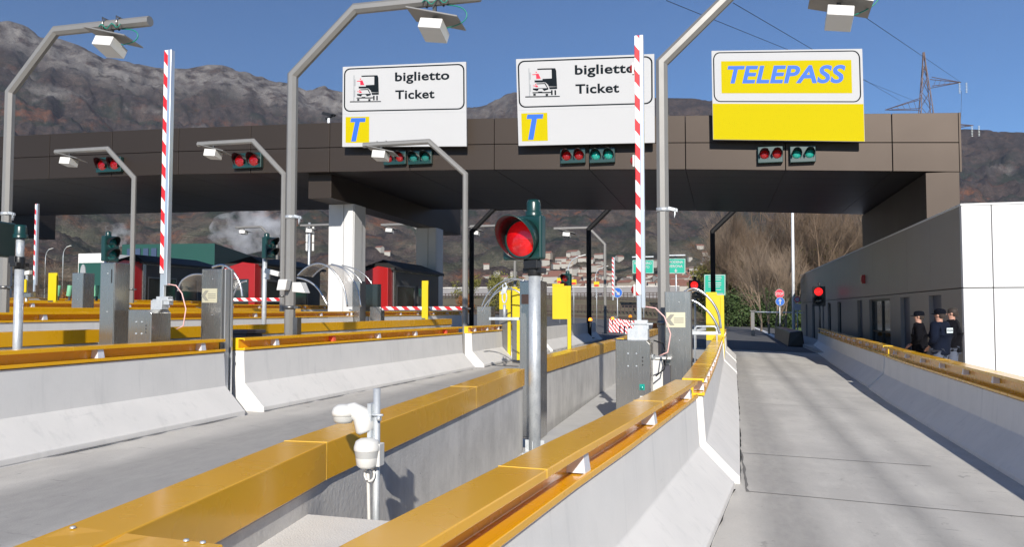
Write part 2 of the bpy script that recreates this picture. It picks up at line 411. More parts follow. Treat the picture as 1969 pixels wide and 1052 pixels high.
    def build(s, name, mats, parent=None, bevel=0, recalc=True, label=None):
        me = bpy.data.meshes.new(name)
        off = root_loc(parent) if parent else Vector((0, 0, 0))
        me.from_pydata([tuple(v - off) for v in s.v], [], s.f)
        for m in (mats if isinstance(mats, (list, tuple)) else [mats]): me.materials.append(MT[m] if isinstance(m, str) else m)
        me.polygons.foreach_set('material_index', s.mi); me.polygons.foreach_set('use_smooth', s.sm)
        if recalc:
            bm = bmesh.new(); bm.from_mesh(me); bmesh.ops.recalc_face_normals(bm, faces=bm.faces); bm.to_mesh(me); bm.free()
        me.update()
        o = bpy.data.objects.new(name, me); COL.objects.link(o)
        if parent: o.parent = parent
        if bevel:
            b = o.modifiers.new('bevel', 'BEVEL'); b.width = bevel; b.segments = 2; b.limit_method = 'ANGLE'; b.angle_limit = rad(40)
        if label: o['label'] = label
        return o

def root_loc(o):
    v = Vector((0, 0, 0))
    while o: v += o.location; o = o.parent
    return v
def tag(o, label, cat, group=None):
    o['label'] = label; o['category'] = cat
    if group: o['group'] = group
    return o
def thing(name, label, cat, loc=(0, 0, 0), group=None):
    o = bpy.data.objects.new(name, None); COL.objects.link(o); o.location = loc; o.empty_display_size = .3
    return tag(o, label, cat, group)
def struct(o, kind='structure'): o['kind'] = kind; return o

def copy_tree(o, parent=None, loc=None, label=None, rz=None, sc=None):
    c = o.copy(); COL.objects.link(c); c.parent = parent
    if loc is not None: c.location = loc
    if rz is not None: c.rotation_euler = (0, 0, rz)
    if sc is not None: c.scale = sc
    if label: c['label'] = label
    for ch in list(o.children): copy_tree(ch, c)
    return c

_tc = {}
def text2d(s, bold=0.0, shear=0.0, spacing=1.0):
    """text outline filled as a flat mesh, scaled to cap height about 1; returns verts, faces, width"""
    key = (s, bold, shear, spacing)
    if key in _tc: return _tc[key]
    cu = bpy.data.curves.new('t', 'FONT'); cu.body = s; cu.size = 1.0; cu.offset = bold; cu.shear = shear; cu.space_character = spacing; cu.resolution_u = 4
    ob = bpy.data.objects.new('t', cu); COL.objects.link(ob)
    dg = bpy.context.evaluated_depsgraph_get(); dg.update()
    me = bpy.data.meshes.new_from_object(ob.evaluated_get(dg))
    vs = [Vector(v.co) for v in me.vertices]; fs = [tuple(p.vertices) for p in me.polygons]
    bpy.data.objects.remove(ob); bpy.data.curves.remove(cu); bpy.data.meshes.remove(me)
    x0 = min(v.x for v in vs); x1 = max(v.x for v in vs)
    vs = [Vector((v.x - x0, v.y, 0)) for v in vs]
    _tc[key] = (vs, fs, x1 - x0); return _tc[key]

class Quad:
    """a flat panel given by its corners (top left, top right, bottom right, bottom left); u right, v down, d towards the viewer"""
    def __init__(s, tl, tr, br, bl):
        s.c = [Vector(p) for p in (tl, tr, br, bl)]
        s.n = (s.c[3] - s.c[0]).cross(s.c[1] - s.c[0]).normalized()
    def p(s, u, v, d=0.0):
        a = s.c[0].lerp(s.c[1], u); b = s.c[3].lerp(s.c[2], u); return a.lerp(b, v) + s.n * d
    def slab(s, mb, u0, u1, v0, v1, d0, d1, mi=0):
        mb.hexa([s.p(u0, v1, d0), s.p(u1, v1, d0), s.p(u1, v0, d0), s.p(u0, v0, d0), s.p(u0, v1, d1), s.p(u1, v1, d1), s.p(u1, v0, d1), s.p(u0, v0, d1)], mi)
    def poly(s, mb, pts, d, mi=0): mb.add([s.p(u, v, d) for u, v in pts], [tuple(range(len(pts)))], mi)
    def text(s, mb, st, u0, u1, vtop, vbase, d, mi=0, bold=.02, shear=0, spacing=1.0):
        vs, fs, w = text2d(st, bold, shear, spacing); cap = .73
        mb.add([s.p(u0 + (u1 - u0) * q.x / w, vbase - (vbase - vtop) * q.y / cap, d) for q in vs], fs, mi)
def rrect(u0, u1, v0, v1, ru, rv, n=5):
    pts = []
    for (cu, cv, a0) in ((u1 - ru, v0 + rv, -90), (u1 - ru, v1 - rv, 0), (u0 + ru, v1 - rv, 90), (u0 + ru, v0 + rv, 180)):
        for i in range(n + 1):
            a = rad(a0 + 90 * i / n); pts.append((cu + ru * math.cos(a), cv + rv * math.sin(a)))
    return pts
def ringpoly(q, mb, outer, inner, d, mi=0):
    n = len(outer); mb.add([q.p(u, v, d) for u, v in outer] + [q.p(u, v, d) for u, v in inner], [(i, (i + 1) % n, n + (i + 1) % n, n + i) for i in range(n)], mi)

# ================================================================ SETTING
# ground: one sheet to the horizon
b = MB()
xs = [-9000, -1500, -300, -120, -60, -45, -28, -19.5, -13.2, -7.4, -2, 0, 6, 12, 60, 300, 1500, 9000]
ys = [-3000, -300, -60, -20, 20, 60, 140, 200, 600, 3000, 12000]
def gz0(x): return gz(x) - .12
b.add([(x, y, gz0(x)) for y in ys for x in xs], [(j * len(xs) + i, j * len(xs) + i + 1, (j + 1) * len(xs) + i + 1, (j + 1) * len(xs) + i) for j in range(len(ys) - 1) for i in range(len(xs) - 1)])
struct(b.build('ground', 'grass'))
def sheet(name, x0, x1, y0, y1, dz, m):
    b = MB(); X = sorted([x for x, _ in GZ if x0 < x < x1] + [x0, x1])
    b.add([(x, y, gz(x) + dz) for y in (y0, y1) for x in X], [(i, i + 1, len(X) + i + 1, len(X) + i) for i in range(len(X) - 1)])
    return struct(b.build(name, m))
sheet('plaza_pavement', -70, 12, -25, 39.6, 0, 'plaza')
sheet('road', -70, 9, 39.6, 150, -.01, 'asphalt')
# expansion joints sawn across the lanes
b = MB()
for (x0, x1, yy, sl) in ((.13, 3.3, 16.95, -.05), (.14, 2.5, 10.92, .03), (.24, 3.1, 8.64, -.03), (.14, 3.3, 24, 0), (.14, 3.4, 31, 0), (-6.9, -2.7, 16.6, 0), (-6.9, -2.7, 24, 0)):
    b.add([(x0, yy, gz(x0) + .004), (x1, yy + sl * (x1 - x0), gz(x1) + .004), (x1, yy + sl * (x1 - x0) + .016, gz(x1) + .004), (x0, yy + .016, gz(x0) + .004)], [(0, 1, 2, 3)])
rj = random.Random(2); pts_ = [(.24 + rj.uniform(-.008, .008), 8.63 + 2.33 * i / 14, rj.uniform(.006, .02)) for i in range(15)]
for (x, y, w), (x2, y2, w2) in zip(pts_, pts_[1:]):
    b.add([(x - w, y, gz(x) + .004), (x + w, y, gz(x) + .004), (x2 + w2, y2, gz(x2) + .004), (x2 - w2, y2, gz(x2) + .004)], [(0, 1, 2, 3)])
struct(b.build('pavement_joints', mat('joint_filler', (.16, .155, .15), .9)))

# pavement in front of the service building
b = MB(); b.box(4.3, 5.95, 8, 66, -.4, .02)
struct(b.build('service_pavement', 'floor'))

# ---------------------------------------------------------------- barriers
PROF = [(0.0, .945), (.03, .43), (.36, .08), (.38, .07), (.38, -.1), (-.2, -.1), (-.2, .945)]
PMI = [0, 0, 0, 0, 0, 1, 1]
RAILP = [(.015, 1.15), (.015, 1.105), (-.005, 1.105), (-.005, 1.125), (-.10, 1.125), (-.10, .985), (-.005, .985), (-.005, .995), (.02, .995), (.02, .955), (-.195, .955), (-.205, .95), (-.22, .95), (-.22, 1.15)]
_refl_me = {}
def refl_mesh(kind):
    if kind in _refl_me: return _refl_me[kind]
    b = MB(); w = .055
    b.hexa([(-.055, -w, -.058), (.05, -w, -.058), (.05, w, -.058), (-.055, w, -.058), (-.055, -w * .8, .068), (.034, -w * .8, .068), (.034, w * .8, .068), (-.055, w * .8, .068)])
    o = b.build('reflector', 'refl' if kind == 'w' else 'reflr', bevel=0); me = o.data; bpy.data.objects.remove(o); _refl_me[kind] = me; return me
def along(path, step, start=0.0):
    out = []; acc = start; P = [Vector(p) for p in path]; L = 0
    for a, c in zip(P, P[1:]):
        l = (c - a).length
        while acc <= L + l:
            t = (acc - L) / l; out.append((a.lerp(c, t), (c - a).normalized())); acc += step
        L += l
    return out
def barrier(path, side, label, step=2.0, start=.5, rail=True, hs=1.0, low=0.0, group='painted jersey barriers beside the toll lanes', red=(), caps=True):
    p0 = path[0]; t = thing('jersey_barrier', label, 'barrier', (p0[0], p0[1], gz(p0[0])), group)
    # break long runs into cast units: slight open joints
    b = MB(); prof = [(o, (h - (low if h > .9 else 0)) * hs) for o, h in PROF]
    b.sweep(path, prof, PMI, 0, side=side); b.build('concrete_wall', ['white', 'raw'], t, bevel=.012)
    rj = random.Random(int(abs(path[0][0] * 100 + path[0][1] * 7))); k = MB(); prev = None
    for q, d in along(path, .22, .01):
        nx, ny = d.y * side, -d.x * side; w = rj.choice((.002, .004, .008, .014, .02)) ; o0 = .381
        cur = (Vector((q.x + nx * o0, q.y + ny * o0, gz(q.x) + .005)), Vector((q.x + nx * (o0 + w), q.y + ny * (o0 + w), gz(q.x) + .005)))
        if prev: k.add([prev[0], prev[1], cur[1], cur[0]], [(0, 1, 2, 3)])
        prev = cur
    k.build('base_crack', 'rubber', t)
    if rail:
        r = MB(); rp = [(o, (h - (low if h < 1.0 else 0)) * hs) for o, h in RAILP]
        r.sweep(path, rp, [0] * len(rp), 1, side=side); r.build('rail', ['rail', 'cap'], t, bevel=.006)
        j = MB()
        for q, d in along(path, 3.0, 2.4):
            nx, ny = d.y * side, -d.x * side
            for (o0, o1, h0, h1) in ((.0165, -.2215, 1.108, 1.1512), (-.2218, -.2208, .955, 1.15)):
                c = Vector((q.x + nx * (o0 + o1) / 2, q.y + ny * (o0 + o1) / 2, gz(q.x) + (h0 + h1) / 2 * hs))
                j.obox(c, Vector((nx, ny, 0)) * abs(o0 - o1) / 2, Vector((d.x, d.y, 0)) * .0016, Vector((0, 0, (h1 - h0) / 2)))
        if j.v: j.build('rail_joint', 'jointc', t)
        for i, (q, d) in enumerate(along(path, step, start)):
            nx, ny = d.y * side, -d.x * side
            o = bpy.data.objects.new('reflector', refl_mesh('r' if i in red else 'w')); COL.objects.link(o); o.parent = t
            o.location = Vector((q.x - nx * .045, q.y - ny * .045, gz(q.x) + 1.055 * hs)) - root_loc(t)
            o.rotation_euler = (0, 0, math.atan2(ny, nx))
            if low: o.scale = (.8, .8, .85)
            if i in red: o['label'] = 'orange red reflector on the rail'
    return t
I1R = [(-.97, 1.2), (-.91, 2.3), (-.74, 4.07), (-.6, 5.3), (-.26, 8.75)]
barrier(I1R, 1, 'white jersey barrier with ochre rail at the bottom right centre, nearest beside the right lane', 2.0, 1.15 + .0, hs=.957)
barrier([(-.2, 9.0), (-.1, 14), (.04, 24)], 1, 'long white jersey barrier with bright reflector row, beyond the near right one', 1.0, .3, hs=.957)
barrier([(.06, 24.4), (.12, 29.2)], 1, 'short jersey barrier before the yellow panel on the right island', 1.0, .4, hs=.957)
barrier([(.14, 29.6), (.2, 33.6)], 1, 'far jersey barrier just past the yellow panel on the right island', 1.0, .4, hs=.957)
I1L = [(-1.93, 1.35), (-1.97, 1.93), (-2.17, 3.73), (-2.39, 8.9)]
barrier(I1L, -1, 'white barrier with wide ochre rail from the bottom left corner to the galvanised signal post', 2.0, 1.0, hs=.957)
barrier([(-2.55, 10.6), (-2.52, 12), (-2.44, 18.6)], -1, 'ochre railed barrier between the tall steel cabinet and the raised striped boom', 2.0, 1.0, hs=.957)
barrier([(-2.44, 19.0), (-2.4, 30)], -1, 'ochre railed barrier behind the raised striped boom on the near island', 2.0, 1.0, hs=.957)
barrier([(-7.47, 2.5), (-7.45, 6.9), (-7.4, 10.86)], 1, 'large white barrier with ochre rail at the left edge, ending at the tall steel cabinet', 2.0, 1.85)
barrier([(-7.37, 11.32), (-7.25, 14.5), (-6.95, 21.2)], 1, 'long white barrier with ochre rail in the middle, starting with a yellow end', 1.95, .95, red=(1, 4))
barrier([(-6.9, 21.9), (-6.85, 25)], 1, 'white barrier segment below the yellow panel in the middle distance', 1.2, .4)
barrier([(-6.83, 25.4), (-6.8, 30.5)], 1, 'white barrier segment with an amber lamp beyond the yellow panel', 1.3, .4)
barrier([(-6.8, 31), (-6.7, 44)], 1, 'shaded barrier under the canopy past the amber lamp', 3, .4, rail=False)
barrier([(-9.5, 3), (-9.5, 10.4)], -1, 'ochre railed barrier behind the left galvanised post', 2, .9)
barrier([(-9.5, 12.0), (-9.45, 27)], -1, 'ochre railed barrier behind the steel boom cabinet of the second island', 2, .9)
barrier([(-13.2, 6), (-13.2, 15.2)], 1, 'ochre railed barrier of the third island at the left edge', 2.0, 1.3)
barrier([(-13.2, 15.6), (-13.2, 27.3)], 1, 'ochre railed barrier of the third island left of the white column', 2.0, 1.3)
barrier([(-13.2, 28.6), (-13.15, 40)], 1, 'ochre railed barrier in front of the red toll booth nearest the column', 2.0, 1.3)
barrier([(-15.4, 8), (-15.4, 27)], -1, 'ochre rear rail of the third island', 2.0, 1.3)
barrier([(-19.6, 10), (-19.6, 27)], 1, 'ochre railed barrier of the fourth island', 2.0, 1.3)
barrier([(-19.6, 28), (-19.6, 40)], 1, 'ochre railed barrier of the fourth island beside the red booth', 2.0, 1.3)
barrier([(-21.9, 14), (-21.9, 40)], -1, 'ochre rear rail of the fourth island', 2.0, 1.3)
barrier([(-26, 18), (-26, 40)], 1, 'ochre railed barrier of the fifth island, farthest left', 2.0, 1.3)
barrier([(3.44, 1.5), (3.62, 10.2), (3.80, 18.6), (3.92, 21.6)], -1, 'shaded barrier with ochre rail along the right edge of the right lane', 1.55, .3, low=.07, hs=.95, caps=True)
barrier([(3.97, 22.0), (4.33, 32), (4.95, 45)], -1, 'farther shaded barrier at the right of the right lane, below the far red light', 1.55, .3, low=.07, hs=.95)

# island floors
def island(path_r, path_l, h, name='island_floor'):
    b = MB(); n = len(path_r); V = [(x, y, gz(x) + h) for x, y in path_r] + [(x, y, gz(x) + h) for x, y in path_l]
    b.add(V, [(i, i + 1, n + i + 1, n + i) for i in range(n - 1)]); return struct(b.build(name, 'floor'))
island([(-.9, 3.55), (-.5, 8.8), (-.3, 20), (0, 34)], [(-2.1, 3.55), (-2.2, 8.8), (-2.3, 20), (-2.3, 34)], .17)
for xr, xl in ((-7.55, -9.3), (-13.4, -15.2), (-19.8, -21.7), (-26.2, -28.3)):
    island([(xr, 2), (xr, 41)], [(xl, 2), (xl, 41)], .17)
# the filled end of the near island
b = MB(); z0 = gz(-1.5)
b.hexa([(-2.05, .9, 0), (-.8, .9, 0), (-.95, 3.52, 0), (-2.02, 3.56, 0), (-1.9, .9, .86), (-1.0, .9, .86), (-.97, 3.52, .86), (-2.0, 3.56, .86)])
struct(b.build('island_end_fill', mat('pale_rough_concrete', (.74, .715, .67), .9, 0, .5, 5, (.64, .615, .58), bump=.3, bscale=120)))
# ochre plate bent round the island end
t = thing('end_plate', 'ochre folded plate rounding the end of the near island at the bottom left corner', 'rail', (-1.7, 1.7, 0))
b = MB()
zt = 1.108
pts = [gP(137, 1015, 1.1), gP(290, 1035, 1.1), gP(430, 1051, 1.1)]
pts = [Vector((p.x, p.y, p.z + .006)) for p in pts]
P = pts + [Vector((pts[2].x + .1, 1.2, pts[2].z - .005)), Vector((-1.5, .9, pts[2].z)), Vector((-1.8, .95, pts[2].z)), Vector((-1.93, 1.3, pts[2].z)), Vector((-1.96, 1.7, pts[2].z))]
n = len(P); b.add(P + [p - Vector((0, 0, .03)) for p in P], [tuple(range(n)), tuple(range(2 * n - 1, n - 1, -1))] + [(i, (i + 1) % n, n + (i + 1) % n, n + i) for i in range(n)])
b.build('plate', 'rail', t, bevel=.006)
for (px, py) in ((140, 1016), (358, 1041), (390, 1045)):
    c = gP(px, py + 5, 1.1); c = Vector((c.x, c.y, c.z + .008)); s = MB(); s.lathe(c, [(.009, 0), (.008, .005), (0, .006)], 8); s.build('rivet', 'galv', t)

# ---------------------------------------------------------------- TOLL CANOPY
JX = [6.84, 5.03, 1.99, -1.03, -4.12, -7.37, -10.42, -13.5, -16.7, -19.78, -22.77, -25.72, -28.8, -31.9, -35, -38, -41, -44, -47, -50]
ZT = [(-50, 9.15), (-28, 8.90), (-20, 8.76), (-13.2, 8.58), (-8.3, 8.42), (-1.5, 8.10), (6.9, 7.67)]
ZB = [(-50, 7.35), (-27, 7.10), (-20, 7.0), (-8.3, 6.66), (-1.5, 6.37), (6.9, 5.92)]
YF, YB = 25.9, 37.0
canopy = thing('toll_canopy', 'wide brown panelled canopy spanning the toll lanes behind the three signs', 'canopy', (6, YF, 0))
b = MB(); g = .012
for (xa, xb) in zip(JX, JX[1:]):
    for (f0, f1) in ((0, .488), (.50, 1)):
        def zz(x, f): return lerp(interp(ZB, x), interp(ZT, x), f)
        xr, xl = xa - g, xb + g
        b.hexa([(xl, YF, zz(xl, f0)), (xr, YF, zz(xr, f0)), (xr, YF + .1, zz(xr, f0)), (xl, YF + .1, zz(xl, f0)), (xl, YF, zz(xl, f1)), (xr, YF, zz(xr, f1)), (xr, YF + .1, zz(xr, f1)), (xl, YF + .1, zz(xl, f1))])
b.build('fascia', 'bronze', canopy, bevel=.006)
b = MB()
for (xa, xb) in zip(JX, JX[1:]):   # body behind the panels
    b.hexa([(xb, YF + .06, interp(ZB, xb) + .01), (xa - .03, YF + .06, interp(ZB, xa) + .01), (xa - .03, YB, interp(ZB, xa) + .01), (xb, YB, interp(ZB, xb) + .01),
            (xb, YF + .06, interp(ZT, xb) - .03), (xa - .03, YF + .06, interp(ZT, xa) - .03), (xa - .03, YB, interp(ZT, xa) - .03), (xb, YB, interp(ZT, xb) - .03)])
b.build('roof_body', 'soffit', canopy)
b = MB()   # soffit panels with open joints
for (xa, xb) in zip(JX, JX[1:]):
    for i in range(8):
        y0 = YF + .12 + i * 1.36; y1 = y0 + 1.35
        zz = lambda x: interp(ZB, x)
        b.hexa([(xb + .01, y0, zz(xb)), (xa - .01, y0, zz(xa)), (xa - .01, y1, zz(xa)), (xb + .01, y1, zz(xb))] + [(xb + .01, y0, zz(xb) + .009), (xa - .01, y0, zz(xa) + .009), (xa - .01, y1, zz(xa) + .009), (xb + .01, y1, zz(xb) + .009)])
b.build('soffit', mat('shaded_bronze_soffit', (.010, .0085, .008), .45, .0, .4, 1.2, (.008, .007, .0065), spec=.3), canopy)  # underside shade is painted in: far darker than the fascia bronze
b = MB(); b.hexa([(6.84, YF, 5.915), (6.90, YF, 5.915), (6.90, YB, 5.915), (6.84, YB, 5.915), (6.84, YF, 7.68), (6.90, YF, 7.68), (6.90, YB, 7.68), (6.84, YB, 7.68)])
b.build('end_trim', 'bronze', canopy, bevel=.005)
b = MB()   # pier standing on the service building
b.box(5.93, 6.83, YF + .03, YB, 4.3, 5.93)
b.build('pier', 'bronze', canopy, bevel=.006)
for (xl, xr, y0, y1) in ((-14.6, -13.68, 26.4, 41.4), (-41.4, -40.5, 26.4, 41.4)):
    zt_ = interp(ZB, xr) + .1
    b = MB(); b.box(xl, xr, y0, y1, 5.95 if xl > -20 else 6.3, zt_); b.build('longitudinal_beam', 'bronze', canopy, bevel=.006)
    b = MB(); b.box(xl, xr, YB + .01, y1 - .002, zt_ + .002, zt_ + 1.2); b.build('beam_upstand', 'bronze', canopy)
def column(x0, x1, y0, y1, zb, ztop, m):
    b = MB(); w = x1 - x0
    b.box(x0, x0 + w * .6 - .01, y0, y1, zb, ztop); b.box(x0 + w * .6 + .01, x1 - .03, y0 + .01, y1 - .01, zb, ztop); b.box(x1 - .09, x1, y0 + .07, y1 - .4, zb, ztop)
    b.box(x0 + .1, x1 - .1, y0 + .05, y1 - .05, zb, ztop - .01)
    b.build('column', m, canopy, bevel=.01)
for xr in (-13.6, -40.6):
    for y0 in (28.1, 37.3):
        column(xr - 1.05, xr, y0, y0 + 1.15, gz(xr), 5.95 if xr > -20 else 6.3, 'wcol')
# round dome on the roof and small rooftop device
b = MB(); p = aY(632, 235, 26.6); b.cyl((p.x, p.y, p.z - .3), (p.x, p.y, p.z + .18), .05, mi=1); b.obox((p.x, p.y, p.z + .3), (.25, 0, -.06), (0, .05, 0), (.03, 0, .04)); b.obox((p.x + .05, p.y, p.z + .2), (.16, 0, .06), (0, .05, 0), (.0, 0, .03))
tag(b.build('roof_camera', ['black', 'wpost']), 'small dark camera on a white stub atop the canopy, left of the signs', 'camera')

# ---------------------------------------------------------------- LANE SIGNS
def ticket_sign(corn, label):
    q = Quad(*[aY(px, py, 25.47) for px, py in corn]); c = (q.c[2] + q.c[3]) / 2
    t = thing('lane_sign', label, 'sign', (c.x, 25.6, c.z), None)
    b = MB(); q.slab(b, 0, 1, 0, 1, -.08, 0); b.build('board', ['swhite'], t, bevel=.004)
    b = MB(); ringpoly(q, b, rrect(.012, .988, .022, .565, .05, .075), rrect(.0225, .9775, .037, .55, .042, .063), .004); b.build('border', 'sblack', t)
    b = MB(); q.text(b, 'biglietto', .435, .87, .092, .202, .004, bold=.026, spacing=1.05); b.build('lettering', 'sblack', t); b = MB(); q.text(b, 'Ticket', .437, .752, .312, .42, .004, bold=.026, spacing=1.05); b.build('lettering', 'sblack', t)
    b = MB(); q.slab(b, .028, .224, .63, .95, .002, .004); e = b.build('emblem', 'syel', t)
    b = MB(); q.poly(b, [(.075, .645), (.195, .645), (.19, .695), (.146, .695), (.115, .935), (.075, .935), (.107, .695), (.068, .695)], .008); b.build('emblem_letter', 'sblue', e)
    # pictogram, units of the board
    b = MB()
    U = lambda x: (x - 88) / 1085.0
    V = lambda x, y: (y - (128 - (x - 88) * .042)) / 722.0
    def pg(pts, mi, d=.004): q.poly(b, [(U(x), V(x, y)) for x, y in pts], d, mi)
    pg([(188, 205), (196, 205), (196, 440), (188, 440)], 2); pg([(196, 240), (206, 240), (206, 300), (196, 300)], 2); pg([(196, 340), (204, 340), (204, 400), (196, 400)], 2)
    pg([(156, 439), (436, 432), (436, 440), (156, 448)], 0)
    pg([(258, 208), (300, 205), (300, 216), (262, 218)], 0); pg([(300, 205), (380, 203), (380, 214), (300, 216)], 0)
    pg([(375, 203), (404, 203), (412, 225), (416, 355), (350, 355), (342, 340), (375, 330)], 0)
    pg([(300, 292), (376, 288), (376, 335), (340, 338), (325, 322), (300, 320)], 0); pg([(235, 305), (300, 303), (300, 322), (235, 322)], 0)
    pg([(350, 360), (416, 357), (416, 375), (356, 378)], 0)
    for a in (366, 394): pg([(a, 385), (a + 13, 385), (a + 13, 426), (a, 427)], 0)
    pg([(350, 400), (366, 399), (366, 408), (350, 409)], 0)
    # car
    pg([(248, 330), (322, 326), (345, 372), (338, 372), (316, 334), (254, 337)], 0)
    pg([(220, 372), (345, 368), (345, 380), (310, 392), (296, 374), (268, 376), (256, 394), (220, 384)], 0)
    pg([(216, 404), (350, 400), (350, 410), (216, 412)], 0)
    pg([(262, 398), (296, 397), (296, 404), (262, 405)], 0)
    for a in (222, 322): pg([(a, 416), (a + 20, 415), (a + 20, 432), (a, 433)], 0)
    # drivers
    pg([(248, 252), (268, 248), (286, 290), (250, 292)], 1); pg([(218, 255), (248, 252), (250, 260), (218, 260)], 1); pg([(246, 232), (254, 232), (256, 242), (246, 242)], 1)
    pg([(240, 350), (256, 346), (264, 360), (244, 362)], 1); pg([(222, 346), (242, 350), (242, 356), (222, 351)], 1); pg([(240, 334), (249, 334), (249, 344), (240, 344)], 1)
    b.build('pictogram', ['sblack', 'sred', 'sgrey'], t)
    b = MB(); q.slab(b, 0, 1, .592, .5935, .0005, .0015); b.build('panel_seam', 'sgrey', t)
    b = MB()
    for u in (.2, .8):
        q.slab(b, u - .02, u + .02, .05, .98, -.32, -.081)
    b.build('bracket', 'sback', t)
    return q
ticket_sign([(659, 128), (896, 118), (897, 281), (658, 282)], 'white ticket sign with truck pictogram, left of the middle, directly above the small antenna arm')
ticket_sign([(992, 113), (1258, 103), (1259, 274), (997, 280)], 'white ticket sign with truck pictogram, partly hidden behind the raised striped boom')
q = Quad(*[aY(px, py, 25.47) for px, py in [(1368, 97), (1658, 93), (1663, 272), (1371, 268)]]); c = (q.c[2] + q.c[3]) / 2
t = thing('lane_sign', 'bright yellow and white sign with slanted blue capitals, rightmost on the canopy', 'sign', (c.x, 25.6, c.z))
b = MB(); q.slab(b, 0, 1, 0, 1, -.08, 0); b.build('board', 'swhite', t, bevel=.004)
b = MB(); q.slab(b, .002, .998, .597, .998, .001, .003); b.build('yellow_field', 'syel', t)
b = MB(); q.slab(b, .065, .928, .12, .48, .001, .003); f = b.build('yellow_band', 'syel', t)
b = MB(); q.text(b, 'TELEPASS', .108, .89,   .170, .362, .007, bold=.03, shear=.22, spacing=1.04); b.build('lettering', 'sblue', f)
b = MB(); ringpoly(q, b, rrect(.01, .985, .018, .578, .045, .085), rrect(.018, .977, .029, .567, .038, .075), .004); b.build('border', 'sblack', t)
b = MB()
for u in (.2, .8): q.slab(b, u - .02, u + .02, .05, .98, -.32, -.081)
b.build('bracket', 'sback', t)

# pairs of lane lights under the signs
def pair_light(x0, x1, y0, y1, kind, label, lit=False):
    a = aY(x0, y0, 25.7); c = aY(x1, y1, 25.7)
    t = thing('lane_light', label, 'traffic light', ((a.x + c.x) / 2, 25.8, c.z), None)
    w = c.x - a.x; h = a.z - c.z; zc = (a.z + c.z) / 2
    b = MB(); b.box(a.x, c.x, 25.72, 25.88, c.z, a.z); b.build('housing', 'sgreen', t, bevel=.015)
    for i in (.26, .76):
        x = a.x + w * i; r = w * .185
        b = MB(); b.lathe((x, 25.66, zc), [(0, -.02), (r * .55, -.005), (r * .85, .02), (r, .06)], 20, (0, 1, 0)); b.build('lens', kind, t)
        v = MB()
        for k in range(12):
            t0 = rad(-35 + 250 * k / 12); t1 = rad(-35 + 250 * (k + 1) / 12); R = r * 1.1
            L = lambda tt: .12 + .24 * max(0, math.sin(tt))
            v.add([(x + R * math.cos(t0), 25.72, zc + R * math.sin(t0)), (x + R * math.cos(t1), 25.72, zc + R * math.sin(t1)), (x + R * math.cos(t1), 25.72 - L(t1), zc + R * math.sin(t1)), (x + R * math.cos(t0), 25.72 - L(t0), zc + R * math.sin(t0))], [(0, 1, 2, 3)])
        o = v.build('visor', 'black', t); m = o.modifiers.new('thick', 'SOLIDIFY'); m.thickness = .008
    return t
pair_light(1457, 1506, 282, 311, 'lens_rd', 'pair of round red lamps under the yellow sign')
pair_light(1519, 1569, 281, 310, 'lens_g', 'pair of round green lamps under the yellow sign')
pair_light(1077, 1125, 286, 312, 'lens_rd', 'pair of round red lamps under the middle ticket sign')
pair_light(1133, 1182, 285, 311, 'lens_g', 'pair of round green lamps under the middle ticket sign')
pair_light(737, 779, 291, 315, 'lens_rd', 'pair of red lamps behind the small antenna box under the left ticket sign')
pair_light(784, 829, 290, 314, 'lens_gd', 'pair of dark unlit green lamps under the left ticket sign')
pair_light(447, 501, 295, 321, 'lens_rd', 'pair of red lamps on the dark fascia left of the tall middle gantry')
pair_light(184, 231, 303, 329, 'lens_rd', 'pair of red lamps on the dark fascia, farthest left')

# ---------------------------------------------------------------- WHITE SERVICE BUILDING
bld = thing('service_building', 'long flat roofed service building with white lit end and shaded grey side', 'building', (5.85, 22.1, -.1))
BX, BY0, BY1, BT, BJ = 5.85, 22.12, 64.0, 4.47, 2.41
b = MB(); b.box(BX + .25, 20, BY0 + .15, BY1, -.3, BT - .04); b.build('core', 'rubber', bld)
b = MB(); xs_ = [BX, 6.52, 7.62, 8.72, 9.82, 10.92, 12.02, 14.2, 17.0, 20.0]
for x0, x1 in zip(xs_, xs_[1:]):
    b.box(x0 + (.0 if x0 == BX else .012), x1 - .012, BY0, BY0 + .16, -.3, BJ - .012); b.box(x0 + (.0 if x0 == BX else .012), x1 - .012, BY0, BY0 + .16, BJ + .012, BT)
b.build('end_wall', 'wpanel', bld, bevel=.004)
def wy(px): return aX(px, 575, BX).y
ops = sorted([(wy(a), wy(c), k) for a, c, k in ((1810, 1786, 'door'), (1749, 1731, 'door'), (1711, 1671, 'glass'), (1658, 1648, 'door'), (1617, 1610, 'glass'), (1597, 1591, 'glass'), (1584, 1581, 'door'), (1566, 1561, 'glass'), (1552, 1549, 'door'))])
b = MB(); y = BY0 + .17
yy = y
while yy < BY1:
    b.box(BX, BX + .1, yy, min(yy + 2.99, BY1), BJ + .012, BT); yy += 3.0
for (a, c, k) in ops:
    b.box(BX, BX + .26, y, a, -.3, BJ - .012); b.box(BX, BX + .26, a + .002, c - .002, BJ - .13, BJ - .012); y = c
b.box(BX, BX + .26, y, BY1, -.3, BJ - .012)
b.build('side_wall', 'shaded_panel', bld, bevel=.004)
